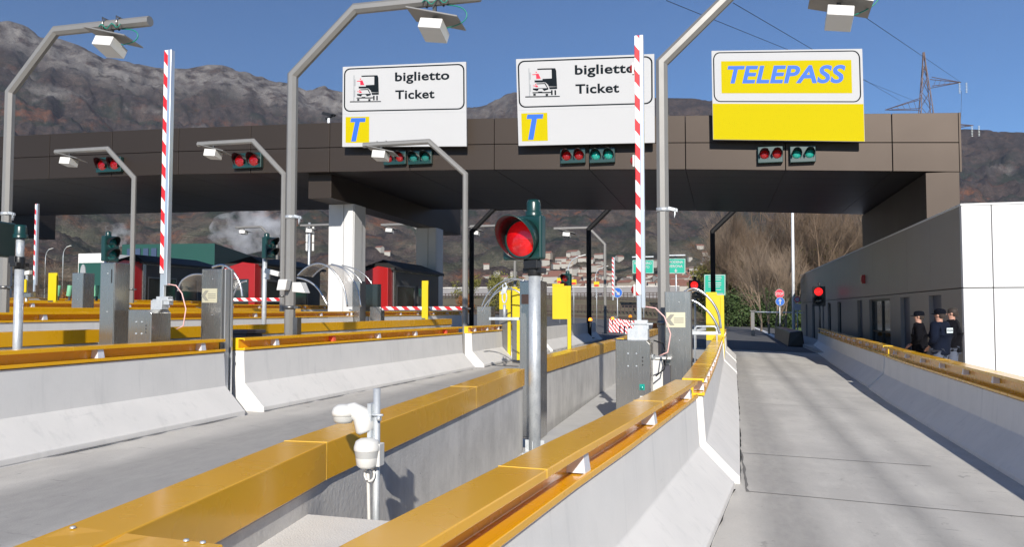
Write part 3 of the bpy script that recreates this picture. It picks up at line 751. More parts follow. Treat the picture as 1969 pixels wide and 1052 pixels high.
for (a, c, k) in ops:
    d = MB()
    if k == 'door':
        d.box(BX + .12, BX + .2, a, c, -.02, BJ - .13); o = d.build('door', 'door', bld)
        h = MB(); h.box(BX + .06, BX + .12, a + .12, a + .16, 1.0, 1.14); h.build('handle', 'stain', o)
    else:
        d.box(BX + .15, BX + .2, a + .06, c - .06, .02, BJ - .2); o = d.build('window', 'glass', bld)
        h = MB(); h.box(BX + .1, BX + .22, a, a + .06, -.02, BJ - .13); h.box(BX + .1, BX + .22, c - .06, c, -.02, BJ - .13); h.box(BX + .1, BX + .22, a + .06, c - .06, BJ - .2, BJ - .13)
        if c - a > 2: h.box(BX + .1, BX + .22, (a + c) / 2 - .05, (a + c) / 2 + .05, -.02, BJ - .2); h.box(BX + .1, BX + .22, a + .06, c - .06, 1.0, 1.06)
        h.build('frame', 'black', o)
b = MB(); b.box(BX - .02, 20, BY0 - .02, BY1, BT, BT + .05); b.build('coping', 'wpanel', bld)
p = aX(1663, 538, BX); b = MB(); b.box(BX - .14, BX, p.y - .12, p.y + .2, p.z - .16, p.z + .2); b.box(BX - .16, BX - .14, p.y - .06, p.y + .12, p.z - .1, p.z + .12); b.build('alarm_box', 'bred', bld, bevel=.02)

# ---------------------------------------------------------------- ANTENNA GANTRIES
def gantry(x, y, dirn, zk, xa, za, xe, ax, az, label, r=.1, mast='gantry', aw=.21, depthrot=0, extras=True, group='angled antenna gantries over the lanes', ant=True):
    """post at x; knee at zk; slanted to (xa, za); arm to xe; antenna hung at ax with its middle at az"""
    g0 = gz(x); t = thing('antenna_gantry', label, 'gantry', (x, y, g0), group)
    b = MB(); b.tube([(x, y, g0 + .17), (x, y, zk), (xa, y, za), (xe, y, za)], r, 8, smooth=False, up=(0, 1, 0)); b.box(x - r * 1.9, x + r * 1.9, y - r * 1.9, y + r * 1.9, g0 + .17, g0 + .2)
    b.build('mast', mast, t)
    if not ant: return t
    zb = za - r
    b = MB()   # tilted mounting plate
    tl = .30
    b.obox((ax + .02, y + .02, min(zb - .13, az + .24)), (aw * 2.3, 0, -aw * .62), (0, .26, -.04), (.0, 0, .012)); b.build('plate', 'gantry', t)
    b = MB(); b.obox((ax, y, (az + zb) / 2 + .03), (.03, 0, 0), (0, .03, 0), (0, 0, abs(zb - az) / 2)); b.cyl((ax - .15, y, zb - .02), (ax - .15, y, zb + 2 * r + .02), .02, n=6); b.cyl((ax + .17, y, zb - .02), (ax + .17, y, zb + 2 * r + .02), .02, n=6); b.build('hanger', 'sback', t)
    b = MB(); (b.obox((ax, y - .04, az), (aw, 0, -aw * .15), (0, aw * .95, -aw * .36), (aw * .06, aw * .17, aw * .46)) if extras else b.obox((ax, y - .04, az), (aw, 0, -aw * .1), (0, aw * .95, -aw * .15), (aw * .05, aw * .08, aw * .55))); b.build('antenna_box', 'box_w', t, bevel=.012)
    if extras:
        b = MB(); p0 = Vector((ax + aw, y, az + .02)); sgn = 1
        pts = []
        for i in range(15):
            u = i / 14; pts.append(p0 + Vector((.38 * math.sin(u * math.pi) + .02, 0, .02 - .04 * math.sin(u * 6) + u * (zb - az - .05))))
        b.tube(pts, .011, 6)
        pts = [Vector((ax - .2 + .5 * i / 10, y - r - .02, zb + .04 + .05 * math.sin(i * 1.3))) for i in range(11)]
        b.tube(pts, .010, 6); b.build('cable', 'cable', t)
        for i, xx in enumerate((ax - .12, ax + .2)):
            b = MB(); b.tube([(xx, y - r - .01, za - r - .02), (xx, y - r - .01, za + r + .02), (xx, y + r + .01, za + r + .02)], .016, 6); b.build('strap', 'stain', t)
        for zc in (3.45 + g0 * .5,):
            b = MB(); b.cyl((x, y, zc - .03), (x, y, zc + .03), r * 1.1, n=12); b.obox((x + r + .06, y - .03, zc), (.07, 0, -.02), (0, .02, 0), (0, 0, .025)); b.obox((x + r + .09, y - .03, zc - .06), (.01, 0, .03), (0, .02, 0), (.0, 0, .05)); b.build('cable_hook', 'galv', t)
    b = MB(); zc = g0 + 1.62; b.cyl((x, y, zc - .03), (x, y, zc + .03), r * 1.12, n=12); b.box(x + r * .5, x + r + .09, y - .04, y + .04, zc - .025, zc + .025)
    b.build('clamp', 'dsteel', t)
    return t
gR = gantry(-.88, 13, 1, 5.86, .47, 7.12, 3.0, 1.81, 6.33, 'tall grey antenna gantry beside the right lane, its arm leaving the top of the photo', aw=.19)
gM = gantry(-7.76, 13.4, 1, 6.28, -6.49, 7.44, -4.07, -4.93, 6.88, 'tall grey antenna gantry standing just left of the left ticket sign')
gL = gantry(-13.92, 13, 1, 6.28, -12.83, 7.45, -10.62, -11.50, 7.0, 'tall grey antenna gantry at the left edge, white box against the sky')
# boxes clamped to the middle gantry
b = MB(); p = aY(573, 552, 12.7); b.hexa([p + Vector(v) for v in ((-.06, -.1, -.09), (.19, -.1, -.11), (.19, .1, -.11), (-.06, .1, -.09), (-.06, -.1, .08), (.1, -.1, .08), (.1, .1, .08), (-.06, .1, .08))])
b.build('sensor_housing', 'box_w', gM, bevel=.012)
b = MB(); p = aY(546, 548, 13.2); b.obox(p, (.09, 0, 0), (0, .08, 0), (.02, 0, .1)); b.build('sensor_housing', 'box_w', gM, bevel=.012)
b = MB(); b.box(-7.64, -7.55, 13.3, 13.45, gz(-7.4) + .17, 1.72); b.build('conduit', 'dsteel', gM)
b = MB(); b.box(-.98 + .0, -.8, 13.12, 13.2, .17, 2.2); b.build('conduit', 'dsteel', gR)
grp = 'smaller antenna gantries in front of the canopy'
for (px, knee, xa_px, ya, xe_px, ax_px, ay, lab) in (
    (258, 342, 207, 286, 107, 134, 312, 'small antenna gantry farthest left before the canopy, arm pointing left'),
    (546, 335, 487, 271, 381, 411, 297, 'small antenna gantry close behind the tall middle gantry, arm pointing left'),
    (895, 335, 825, 272, 699, 733, 300, 'small antenna gantry whose arm crosses the foot of the left ticket sign')):
    y = 24.0; P0 = aY(px, knee, y); A = aY(xa_px, ya, y); E_ = aY(xe_px, ya, y); B = aY(ax_px, ay, y)
    gantry(P0.x, y, -1, P0.z, A.x, A.z, E_.x, B.x, B.z, lab, r=.09, aw=.22, extras=False, group=grp)
for (px, knee, xa_px, ya, xe_px, ax_px, ay, lab) in (
    (1163, 470, 1132, 438, 1065, 1090, 452, 'distant antenna gantry with lit arm beyond the canopy, right of the near red light'),
    (990, 470, 958, 434, 904, 915, 449, 'distant antenna gantry hidden mostly behind the near red traffic light'),
    (820, 456, 790, 431, 733, 750, 444, 'distant antenna gantry between the two columns'),
    (663, 462, 640, 432, 578, 597, 445, 'distant antenna gantry just left of the white column'),
    (533, 470, 502, 436, 453, 469, 447, 'distant antenna gantry in front of the white steam')):
    y = 49.0; P0 = aY(px, knee, y); A = aY(xa_px, ya, y); E_ = aY(xe_px, ya, y); B = aY(ax_px, ay, y)
    gantry(P0.x, y, -1, P0.z, A.x, A.z, E_.x, B.x, B.z, lab, r=.09, aw=.22, extras=False, group='distant antenna gantries beyond the canopy')
for (px, knee, lab) in ((907, 446, 'dark shaded gantry post right of the small gantry, slanting behind the canopy edge'), (1132, 441, 'dark shaded gantry post in the middle, slanting up behind the canopy edge'), (1370, 445, 'dark shaded gantry post above the right yellow panel')):
    y = 41.5; P0 = aY(px, knee, y)
    gantry(P0.x, y, 1, P0.z, P0.x + 1.3, P0.z + 1.25, P0.x + 3.4, P0.x + 2.6, P0.z + .6, lab, r=.13, mast='gantry_shaded', aw=.22, extras=False, ant=False, group='dark gantry posts behind the canopy')

# ---------------------------------------------------------------- TRAFFIC SIGNALS ON POSTS
def signal(px, y, label, ztop_post, X=None, s=1.0, yaw=rad(-28), lens='lens_r', z0=None, post='galv', r=.068, fwd=.06, onpost=False):
    x = X if X is not None else aY(px, 597, y).x
    g0 = gz(x) + .17 if z0 is None else z0
    t = thing('signal_post', label, 'traffic light', (x, y, g0))
    b = MB(); b.cyl((x, y, g0), (x, y, ztop_post), r, n=20); b.build('post', post, t)
    b = MB(); b.box(x - .12 * s, x + .12 * s, y - .12 * s, y + .12 * s, g0, g0 + .02)
    for a in (0, 90): b.obox((x, y, g0 + .08), (.11 * math.cos(rad(a)), .11 * math.sin(rad(a)), 0), (-.005 * math.sin(rad(a)), .005 * math.cos(rad(a)), 0), (0, 0, .07))
    b.build('base_plate', 'galv', t)
    D = Vector((math.sin(yaw), -math.cos(yaw), 0)); S = Vector((math.cos(yaw), math.sin(yaw), 0)); Zv = Vector((0, 0, 1))
    # clamp
    b = MB(); b.cyl((x, y, ztop_post - .03), (x, y, ztop_post + .14 * s), r * 1.15, n=16); b.obox((x, y, ztop_post + .03), S * .13 * s, D * .05 * s, Zv * .03 * s); b.obox(Vector((x, y, ztop_post + .1 * s)) + D * .05, S * .09 * s, D * .05 * s, Zv * .05 * s); b.build('clamp', 'black', t, bevel=.008)
    c = Vector((x, y, ztop_post + .14 * s + .26 * s)) + D * fwd * s - S * .10 * s
    b = MB(); b.obox(c, S * .255 * s, D * .06 * s, Zv * .25 * s); b.build('housing', 'sgreen', t, bevel=.025 * s)
    cl = c + D * .06 * s - Zv * .01; R = .215 * s
    b = MB(); b.lathe(cl, [(0, .06 * s), (R * .4, .052 * s), (R * .75, .03 * s), (R * .93, 0), (R, -.01)], 28, D); b.build('lens', lens, t)
    # visor: a long hood, cut back at the bottom
    n = 36; v = []; f = []
    for j in range(n):
        a = 2 * math.pi * j / n; e = S * math.cos(a) + Zv * math.sin(a); L = (.165 + .15 * math.sin(a)) * s if math.sin(a) > -1 else 0
        v += [cl + e * (R * 1.07), cl + e * (R * 1.12) + D * max(.015, L)]
    for j in range(n): a = 2 * j; c2 = 2 * ((j + 1) % n); f.append((a, c2, c2 + 1, a + 1))
    o = MB().add(v, f, 0, True).build('visor', ['sgreen', 'hoodin'], t)
    m = o.modifiers.new('thick', 'SOLIDIFY'); m.thickness = .008; m.material_offset = 1; m.offset = -1
    # beacon on top
    cb = c + S * .1 * s + Zv * .25 * s - D * .04 * s
    if onpost: cb = Vector((x, y, ztop_post + .14 * s + .26 * s)); b = MB(); b.cyl((x, y, ztop_post), cb, .05, n=12); b.build('mast_head', 'galv', t)
    b = MB(); b.lathe(cb, [(.095 * s, 0), (.095 * s, .05 * s), (.088 * s, .055 * s)], 20); b.lathe(cb, [(.082 * s, .05 * s), (.08 * s, .15 * s), (.066 * s, .185 * s), (0, .19 * s)], 20); b.build('beacon', 'sgreen', t)
    return t
signal(1028, 8.85, 'large red traffic light with dark green hood on the near galvanised post, centre', 2.27, s=1.0, yaw=rad(-17))
signal(30, 8.55, 'galvanised post at the left edge with a dark green signal seen from the side', 2.42, X=-8.92, s=.95, yaw=rad(-82), lens='lens_gd', fwd=.40, r=.056, onpost=True)
def small_signal(px, y0, y1, Y, base, label, lens='lens_ro', ang=-20, s=.7, post='galv'):
    top = aY(px, y0, Y); bot = aY(px, y1, Y); g0 = gz(top.x) + base; h = top.z - bot.z
    t = thing('signal_post', label, 'traffic light', (top.x, Y, g0))
    b = MB(); b.cyl((top.x, Y, g0), (top.x, Y, top.z - h * .1), .05, n=10); b.build('post', post, t)
    yaw = rad(ang); D = Vector((math.sin(yaw), -math.cos(yaw), 0)); S = Vector((math.cos(yaw), math.sin(yaw), 0))
    c = Vector((top.x, Y, bot.z + h * .45)) + D * .12
    b = MB(); b.obox(c, S * h * .26, D * .07, Vector((0, 0, h * .42))); b.lathe(c + Vector((0, 0, h * .40)) - D * .07, [(.06, 0), (.06, h * .16), (0, h * .2)], 12); b.build('housing', 'sgreen' if lens != 'lens_ro' else 'black', t, bevel=.02)
    for dz in (.19, -.2):
        b = MB(); cc = c + D * .07 + Vector((0, 0, h * dz)); R = h * .17
        b.lathe(cc, [(0, .04), (R * .8, .02), (R, 0)], 16, D); b.build('lens', lens if dz > 0 else 'glass' if lens == 'lens_ro' else lens, t)
        n = 16; v = []; f = []
        for j in range(n + 1):
            a = rad(-20 + 220 * j / n); e = S * math.cos(a) + Vector((0, 0, 1)) * math.sin(a); v += [cc + e * R * 1.1, cc + e * R * 1.15 + D * (.08 + .12 * max(0, math.sin(a)))]
        for j in range(n): f.append((2 * j, 2 * j + 2, 2 * j + 3, 2 * j + 1))
        o = MB().add(v, f).build('visor', 'black', t); o.modifiers.new('thick', 'SOLIDIFY').thickness = .008
    return t
small_signal(206, 447, 505, 15.0, .17, 'dark green signal seen from the side, above the left steel cabinet', 'lens_gd', 75)
small_signal(510, 450, 500, 15.5, .17, 'dark green signal seen from the side, just left of the tall middle gantry', 'lens_gd', 75)
small_signal(1093, 522, 560, 24.0, .17, 'black signal with a dim red lamp standing behind the middle yellow panel', 'lens_rd', -20)
small_signal(1336, 534, 575, 36.0, .17, 'black signal with a lit red lamp above the curved hoops', 'lens_ro', -5)
small_signal(1575, 545, 590, 45.5, 0.1, 'black signal with a lit red lamp by the shaded wall at right', 'lens_ro', -15, post='dsteel')
p = aY(524, 524, 15.3); b = MB(); b.obox(p, (.17, 0, -.04), (0, .05, 0), (.01, 0, .05)); b.obox(p + Vector((-.1, 0, -.09)), (.03, 0, 0), (0, .03, 0), (0, 0, .06)); b.obox(p + Vector((-.16, 0, -.12)), (.05, 0, 0), (0, .02, 0), (0, 0, .015))
tag(b.build('surveillance_camera', 'box_w', bevel=.006), 'white surveillance camera on the galvanised post left of the tall middle gantry', 'camera')

# ---------------------------------------------------------------- RAISED BOOMS
def boom_cabinet(x0, x1, y0, y1, z1, label, detail=True):
    g0 = gz(x0) + .17; t = thing('boom_barrier', label, 'barrier', ((x0 + x1) / 2, y0, g0), 'boom barriers with steel cabinets')
    ch = .05
    b = MB(); V = [(x0, z1), (x1 - ch, z1), (x1, z1 - ch), (x1, g0), (x0, g0)]
    n = len(V); b.add([(x, y0, z) for x, z in V] + [(x, y1, z) for x, z in V], [tuple(range(n)), tuple(reversed(range(n, 2 * n)))] + [(i, n + i, n + (i + 1) % n, (i + 1) % n) for i in range(n)])
    b.build('cabinet', 'stain', t, bevel=.008)
    if detail:
        w = x1 - x0; zc = z1 - .18
        for dx in (.36, .6):
            for dz in (0, -.17):
                s = MB(); s.lathe((x0 + w * dx, y0 - .001, zc + dz), [(0, -.012), (.012, -.01), (.014, 0)], 8, (0, 1, 0)); s.build('bolt', 'galv', t)
        for i in range(3): s = MB(); s.lathe((x0 + w * .78, y0 - .001, zc - .05 - .05 * i), [(0, -.004), (.01, -.003), (.011, 0)], 8, (0, 1, 0)); s.build('status_lamp', 'black', t)
        s = MB(); s.lathe((x0 + w * .76, y0, zc - .45), [(0, -.03), (.026, -.028), (.028, 0)], 14, (0, 1, 0)); s.box(x0 + w * .76 - .035, x0 + w * .76 + .035, y0 - .006, y0 - .001, zc - .49, zc - .41); s.build('green_button', 'lens_g', t)
        s = MB(); s.lathe((x0 + w * .76, y0, zc - .66), [(0, -.03), (.02, -.028), (.022, 0)], 14, (0, 1, 0)); s.build('key_switch', 'black', t)
        s = MB(); s.box(x0 + w * .76 - .03, x0 + w * .76 + .03, y0 - .005, y0 - .001, zc - .62, zc - .57); s.build('switch_label', 'box_w', t)
        s = MB(); s.box(x0 + w * .38, x0 + w * .78, y0 - .012, y0 - .001, z1 - 1.02, z1 - .9); s.build('plate_cover', 'box_w', t)
    return t
def raised_arm(t, x, y, z0, z1, w=.125, mast='stripeV', knob=True, hinge=True):
    b = MB(); b.box(x - w * .5, x + w * .05, y - .03, y + .03, z0 + .38, z1); b.build('striped_face', mast, t, bevel=.008)
    b = MB(); b.box(x + w * .055, x + w * .5, y - .045, y + .045, z0 + .2, z1); b.box(x - w * .45, x + w * .05, y - .028, y + .028, z0 - .02, z0 + .375); b.build('arm_profile', 'alu', t, bevel=.008)
    if hinge:
        b = MB(); b.box(x - w * .8, x + w * .85, y - .05, y + .05, z0 - .09, z0 - .02); b.box(x - w * .7, x + w * .75, y - .06, y + .06, z0 - .02, z0 + .035); b.cyl((x - w * 1.2, y - .04, z0 - .02), (x + w * 1.3, y - .04, z0 - .02), .018, n=8); b.build('hinge', 'galv', t, bevel=.006)
        b = MB(); b.tube([(x + w * .5, y, z0 + .22), (x + .2, y, z0 + .2), (x + .32, y - .02, z0 + .08), (x + .4, y - .03, z0 - .15), (x + .36, y - .03, z0 - .4), (x + .25, y - .03, z0 - .45)], .009, 6); b.build('cable', 'cablep', t)
    return t
tb = boom_cabinet(-1.4, -.93, 11.0, 11.42, 1.44, 'steel cabinet with a tall raised red and white boom, right of the near red light')
b = MB(); b.box(-1.25, -.97, 11.1, 11.35, 1.44, 1.6); b.build('pedestal', 'galv', tb, bevel=.006)
raised_arm(tb, -1.065, 11.15, 1.68, 5.70)
b = MB(); b.lathe((-.9, 11.3, 1.2), [(.0, -.1), (.06, -.1), (.06, -.07), (.04, -.06), (.04, 0)], 14, (1, -.4, 0)); b.build('release_knob', 'galv', tb)
for zz in (2.05, 2.9 + .95, 4.9 + .25):   # small red lamps beside the arm
    b = MB(); b.box(-1.16, -1.135, 11.1, 11.16, zz, zz + .16); b.build('lamp_bracket', 'box_w', tb)
    b = MB(); b.lathe((-1.16, 11.13, zz + .08), [(.055, 0), (.055, .02), (0, .04)], 14, (-1, 0, 0)); b.build('arm_lamp', 'bred', tb)
tb = boom_cabinet(-8.40, -8.0, 9.95, 10.38, 1.86, 'steel cabinet with a raised red and white boom, between the two tall left steel cabinets')
b = MB(); b.box(-8.22, -8.03, 10.2, 10.36, 1.86, 2.0); b.build('pedestal', 'galv', tb, bevel=.006)
a0 = aY(316, 575, 10.3); a1 = aY(318, 97, 10.3)
raised_arm(tb, a0.x, 10.3, a0.z + .0, a1.z, w=.14)
a0 = aY(67, 560, 22); a1 = aY(66, 392, 22)
tb = boom_cabinet(a0.x - .25, a0.x + .2, 22, 22.4, gz(a0.x) + 1.2, 'thin raised red and white boom at the far left under the dark beam', False); raised_arm(tb, a0.x, 22, a0.z, a1.z, w=.12, hinge=False)
a0 = aY(1180, 577, 62); a1 = aY(1179, 495, 62)
tb = boom_cabinet(a0.x - .25, a0.x + .25, 62, 62.4, gz(a0.x) + 1.1, 'distant raised striped boom beyond the toll plaza, left of the green road signs', False); raised_arm(tb, a0.x, 62, a0.z, a1.z, w=.22, hinge=False)
# lowered booms
for (xa, xb, Y, z, lab) in ((-12.35, -9.1, 28, 1.93, 'lowered red and white boom in front of the booth nearest the column'), (-19.35, -16.1, 28, 2.28, 'lowered red and white boom in front of the second red booth')):
    t = boom_cabinet(xa - .5, xa - .05, Y, Y + .35, z + .05, lab, False)
    b = MB(); b.box(xa, xb, Y - .03, Y + .03, z - .06, z + .06); b.build('striped_face', 'stripeH', t); b = MB(); b.box(xa, xb, Y - .02, Y + .04, z - .10, z - .065); b.build('arm_profile', 'dsteel', t)

# ---------------------------------------------------------------- TALL STEEL CABINETS
def steel_cab(x0, x1, y0, y1, ztop, label, plate=False, side='stain', channels=False, floorz=.17, copper=False, slot=False):
    g0 = gz((x0 + x1) / 2) + floorz; t = thing('steel_cabinet', label, 'cabinet', ((x0 + x1) / 2, y0, g0), 'tall stainless steel lane cabinets')
    b = MB(); b.box(x0, x1, y0, y1, g0, ztop); b.build('body', side, t, bevel=.006)
    b = MB(); b.box(x0 + .008, x1 - .008, y0 - .012, y0 - .001, g0 + .03, ztop - .01); b.build('front_panel', 'stain', t, bevel=.004)
    w = x1 - x0
    if plate:
        zc = ztop - .42; b = MB(); b.box(x0 + w * .06, x0 + w * .78, y0 - .018, y0 - .0125, zc - .11, zc + .11); pl = b.build('notice_plate', 'ylw_plate', t)
        b = MB(); xc = x0 + w * .27
        yy = y0 - .021
        b.add([(xc - .09, yy, zc), (xc - .02, yy, zc + .08), (xc + .04, yy, zc + .08), (xc - .02, yy, zc), (xc + .04, yy, zc - .08), (xc - .02, yy, zc - .08)], [(0, 1, 2, 3), (0, 3, 4, 5)])
        for i in range(3): b.box(xc + .03, x0 + w * .72, yy, yy + .002, zc + .018 - .03 * i, zc + .03 - .03 * i)
        b.build('plate_arrow', 'platemark', pl)
    if channels:
        b = MB(); b.box(x1 + .002, x1 + .02, y0 + .06, y0 + .16, g0, ztop); b.box(x1 + .002, x1 + .02, y0 + .22, y0 + .26, g0, ztop); b.build('side_channel', 'alu', t)
    if copper:
        b = MB(); b.box(x0 + .03, x0 + .16, y0 - .03, y0 - .0125, 1.93, 2.05); b.build('copper_cover', 'copper', t)
    if slot:
        b = MB(); b.box(x0 + w * .8, x0 + w * .84, y0 - .018, y0 - .0125, ztop - .3, ztop - .1); b.build('slot', 'black', t)
    s = MB()
    for zz in (ztop - .16, ztop - .72, ztop - 1.5):
        s.lathe((x0 + w * .55, y0 - .0125, zz), [(0, -.006), (.008, -.005), (.009, 0)], 8, (0, 1, 0))
    s.build('screw', 'galv', t)
    return t
steel_cab(-2.44, -2.18, 9.75, 10.17, 2.22, 'tall steel cabinet right behind the near galvanised post', copper=True)
steel_cab(-.80, -.42, 12.0, 12.45, 2.13, 'tall steel cabinet with arrow plate beside the right gantry post', plate=True, side='dsteel')
steel_cab(-7.87, -7.5, 10.92, 11.22, 2.50, 'tall steel cabinet with arrow plate standing in the gap of the left barrier', plate=True, side='dsteel', channels=True, floorz=0)
steel_cab(-8.80, -8.55, 9.84, 10.15, 2.55, 'tall steel cabinet left of the steel boom cabinet', slot=True)
# reflection-grade second cabinet tight beside it
a = aY(690, 541, 27.6); steel_cab(a.x - .15, a.x + .15, 27.4, 27.9, a.z, 'slim steel cabinet in front of the white column foot', side='dsteel')
a = aY(932, 549, 21); steel_cab(-8.0, -7.5, 26.0, 26.5, 1.98, 'steel cabinet in the middle distance left of the near red light post')
a = aY(150, 525, 18); steel_cab(a.x - .18, a.x + .18, 18, 18.4, a.z, 'narrow grey cabinet at far left by the pale green posts')
# white cabinet behind boom cabinet + grey lid box
t = thing('white_cabinet', 'white cabinet low between the steel boom cabinet and the arrow plate cabinet', 'cabinet', (-.98, 11.9, .17))
b = MB(); b.box(-1.03, -.82, 11.8, 12.2, .17, 1.13); b.build('body', 'box_w', t, bevel=.01); b = MB(); b.box(-.815, -.72, 11.82, 12.2, .17, 1.05); b.build('dark_side', 'lidgrey', t)
b = MB(); b.box(-1.05, -.70, 11.78, 12.22, 1.14, 1.17); b.build('lid', 'box_w', t, bevel=.006)
b = MB(); b.tube([(-.93, 11.6, 1.42), (-.80, 11.55, 1.38), (-.74, 11.5, 1.2), (-.78, 11.5, 1.02), (-.9, 11.5, .92)], .01, 6); b.build('hose', 'black', t)
a = aY(467, 640, 12.3)
t = thing('grey_bin', 'dark grey flat lidded box behind the tall cabinet in the left barrier gap', 'box', (a.x, 12.2, gz(a.x) + .17))
b = MB(); b.box(a.x - .3, a.x + .2, 12.1, 12.6, gz(a.x) + .17, a.z - .02); b.build('body', 'lidgrey', t, bevel=.01); b = MB(); b.box(a.x - .34, a.x + .24, 12.06, 12.64, a.z - .015, a.z + .05); b.build('lid', 'lidgrey', t, bevel=.01)

# white twin motion sensors on a thin galvanised pole
t = thing('sensor_pole', 'thin galvanised pole with two white motion sensors on the near island', 'sensor', (-1.656, 3.7, .2))
sx, sy = -1.656, 3.7
b = MB(); b.cyl((sx, sy, .2), (sx, sy, 1.462), .0175, n=14); b.build('pole', 'galv', t)
b = MB(); b.box(sx - .035, sx - .016, sy - .035, sy + .03, 1.22, 1.39); b.cyl((sx - .03, sy - .026, 1.335), (sx + .045, sy - .026, 1.335), .006, n=8); b.cyl((sx + .018, sy - .034, 1.32), (sx + .036, sy - .034, 1.32), .013, n=8); b.build('bracket', 'galv', t)
b = MB(); A = Vector((sx - .062, sy - .02, 1.30))   # arm of the upper sensor: curves out to the left and droops to a dish
b.tube([A + Vector((.012, 0, -.055)), A + Vector((.008, 0, -.045)), A + Vector((.003, 0, -.01)), A + Vector((-.012, -.005, .034)), A + Vector((-.05, -.015, .056)), A + Vector((-.10, -.02, .052))], [.034, .044, .046, .044, .038, .030], 20)
u_ = b.build('upper_sensor', 'box_w', t)
b = MB(); b.lathe(A + Vector((-.095, -.025, .0)), [(0, .086), (.03, .083), (.05, .07), (.058, .05), (.058, .032), (.052, .030)], 24); b.build('sensor_head', 'box_w', u_)
b = MB(); b.lathe(A + Vector((-.095, -.025, .0)), [(.052, .030), (.049, .008), (.04, -.006), (0, -.01)], 24); b.build('sensor_window', mat('milky_window', (.5, .5, .48), .35), u_)
C_ = Vector((sx - .018, sy - .07, 1.165))
b = MB(); b.lathe(C_, [(0, .062), (.035, .060), (.056, .048), (.064, .022), (.064, .004), (.061, .002)], 24); b.lathe(C_, [(.056, -.03), (.05, -.068), (.035, -.082), (0, -.084)], 22); b.obox(C_ + Vector((.035, .03, -.02)), (.03, 0, 0), (0, .03, 0), (0, 0, .055)); l_ = b.build('lower_sensor', 'box_w', t, bevel=.004)
b = MB(); b.lathe(C_, [(.061, .004), (.059, -.01), (.0545, -.032)], 24); b.build('sensor_window', mat('milky_window_2', (.42, .42, .41), .35), l_)
b = MB(); b.tube([C_ + Vector((.0 + .026 * math.sin(k * .55), .03, -.118 - .034 * math.cos(k * .55) )) for k in range(-1, 12)], .006, 8); b.tube([C_ + Vector((-.015, .04, -.1)), C_ + Vector((-.02, .06, -.17)), Vector((sx - .03, sy, .6)), Vector((sx - .03, sy, .2))], .009, 8); b.build('cable', 'box_w', t)

# hoops: curved polycarbonate shields with tube rims
def hoop(pts, Y, label, dy=.9, second=True, sheet_=True):
    P = [aY(px, py, Y) for px, py in pts]
    # smooth
    Q = []
    n = len(P)
    for i in range(n - 1):
        p0 = P[max(0, i - 1)]; p1 = P[i]; p2 = P[i + 1]; p3 = P[min(n - 1, i + 2)]
        for k in range(6):
            u = k / 6; Q.append(.5 * ((2 * p1) + (p2 - p0) * u + (2 * p0 - 5 * p1 + 4 * p2 - p3) * u * u + (3 * p1 - p0 - 3 * p2 + p3) * u ** 3))
    Q.append(P[-1])
    g0 = gz(Q[-1].x)
    t = thing('curved_shield', label, 'shield', (Q[-1].x, Y, g0))
    b = MB(); b.tube(Q, .022, 8); b.build('tube_rim', 'tube', t)
    Q2 = [q + Vector((0, dy, 0)) for q in Q]
    if second: b = MB(); b.tube(Q2, .022, 8); b.build('tube_rim', 'tube', t)
    if sheet_:
        b = MB(); b.add(Q + Q2, [(i, i + 1, len(Q) + i + 1, len(Q) + i) for i in range(len(Q) - 1)], 0, True); o = b.build('panel', 'poly', t); o.modifiers.new('thick', 'SOLIDIFY').thickness = .006
hoop([(1308, 566), (1335, 555), (1362, 572), (1380, 600), (1386, 632)], 14.2, 'curved clear shield with tube rims beside the right yellow panel', 1.6)
hoop([(1318, 574), (1340, 582), (1362, 600), (1376, 620), (1384, 642)], 13.6, 'lower bare tube hoop in front of the right yellow panel', .4, False, False)
hoop([(571, 534), (592, 540), (612, 556), (630, 587)], 15.6, 'curved tube shield right behind the tall middle gantry, lower one', .5, False, False)
hoop([(572, 530), (590, 514), (615, 507), (640, 520), (660, 550), (668, 590)], 19, 'large tube hoop in front of the white column', .8)
hoop([(637, 508), (665, 516), (685, 530), (696, 545)], 25, 'tube hoop against the white column, ending at the slim cabinet', .8, True, False)
hoop([(408, 514), (430, 510), (450, 525), (462, 548), (466, 572)], 12.6, 'curved tube behind the top of the tall cabinet in the barrier gap', .5, False, False)
hoop([(342, 560), (350, 540), (372, 528), (400, 532), (410, 556)], 16.5, 'smoky curved shield left of the tall cabinet in the barrier gap', 1.2)
hoop([(926, 590), (938, 565), (960, 545), (985, 536), (1008, 540)], 22.5, 'upper tube hoop behind the tall steel cabinet by the near red light', .6, True, False)
hoop([(926, 600), (938, 580), (960, 560), (985, 556), (1003, 566)], 20.5, 'lower tube hoop behind the tall steel cabinet by the near red light', .4, False, False)
hoop([(444, 590), (450, 565), (462, 545), (475, 540)], 17, 'tube hoop left of the foot of the tall middle gantry', .5, False, False)

# yellow panels
def ypanel(x0, x1, y0, y1, Y, label, legs=True, step_=True):
    a = aY(x0, y0, Y); c = aY(x1, y1, Y); g0 = gz(a.x) + .1
    t = thing('yellow_panel', label, 'panel', ((a.x + c.x) / 2, Y, g0), 'yellow guide panels on the islands')
    w = c.x - a.x; h = a.z - c.z
    b = MB(); b.box(a.x, c.x, Y, Y + .05, c.z, a.z - (h * .06 if step_ else 0))
    if step_: b.box(a.x, a.x + w * .62, Y, Y + .05, a.z - h * .06, a.z)
    b.build('sheet', 'yellow', t, bevel=.006)
    b = MB(); b.box(c.x - .1, c.x, Y - .02, Y + .06, (g0 + .35) if legs else g0, a.z - h * .1); b.build('leg', 'yellow', t, bevel=.004)
    if not legs: b = MB(); b.box(a.x, c.x - .11, Y + .01, Y + .04, g0, c.z - .005); b.build('foot', 'dsteel', t)
    return t
ypanel(1357, 1393, 562, 655, 24.5, 'tall yellow panel with hoops in front, beside the right lane', False)
ypanel(1062, 1098, 546, 614, 22.4, 'yellow panel over the middle barrier, right of the near red light post')
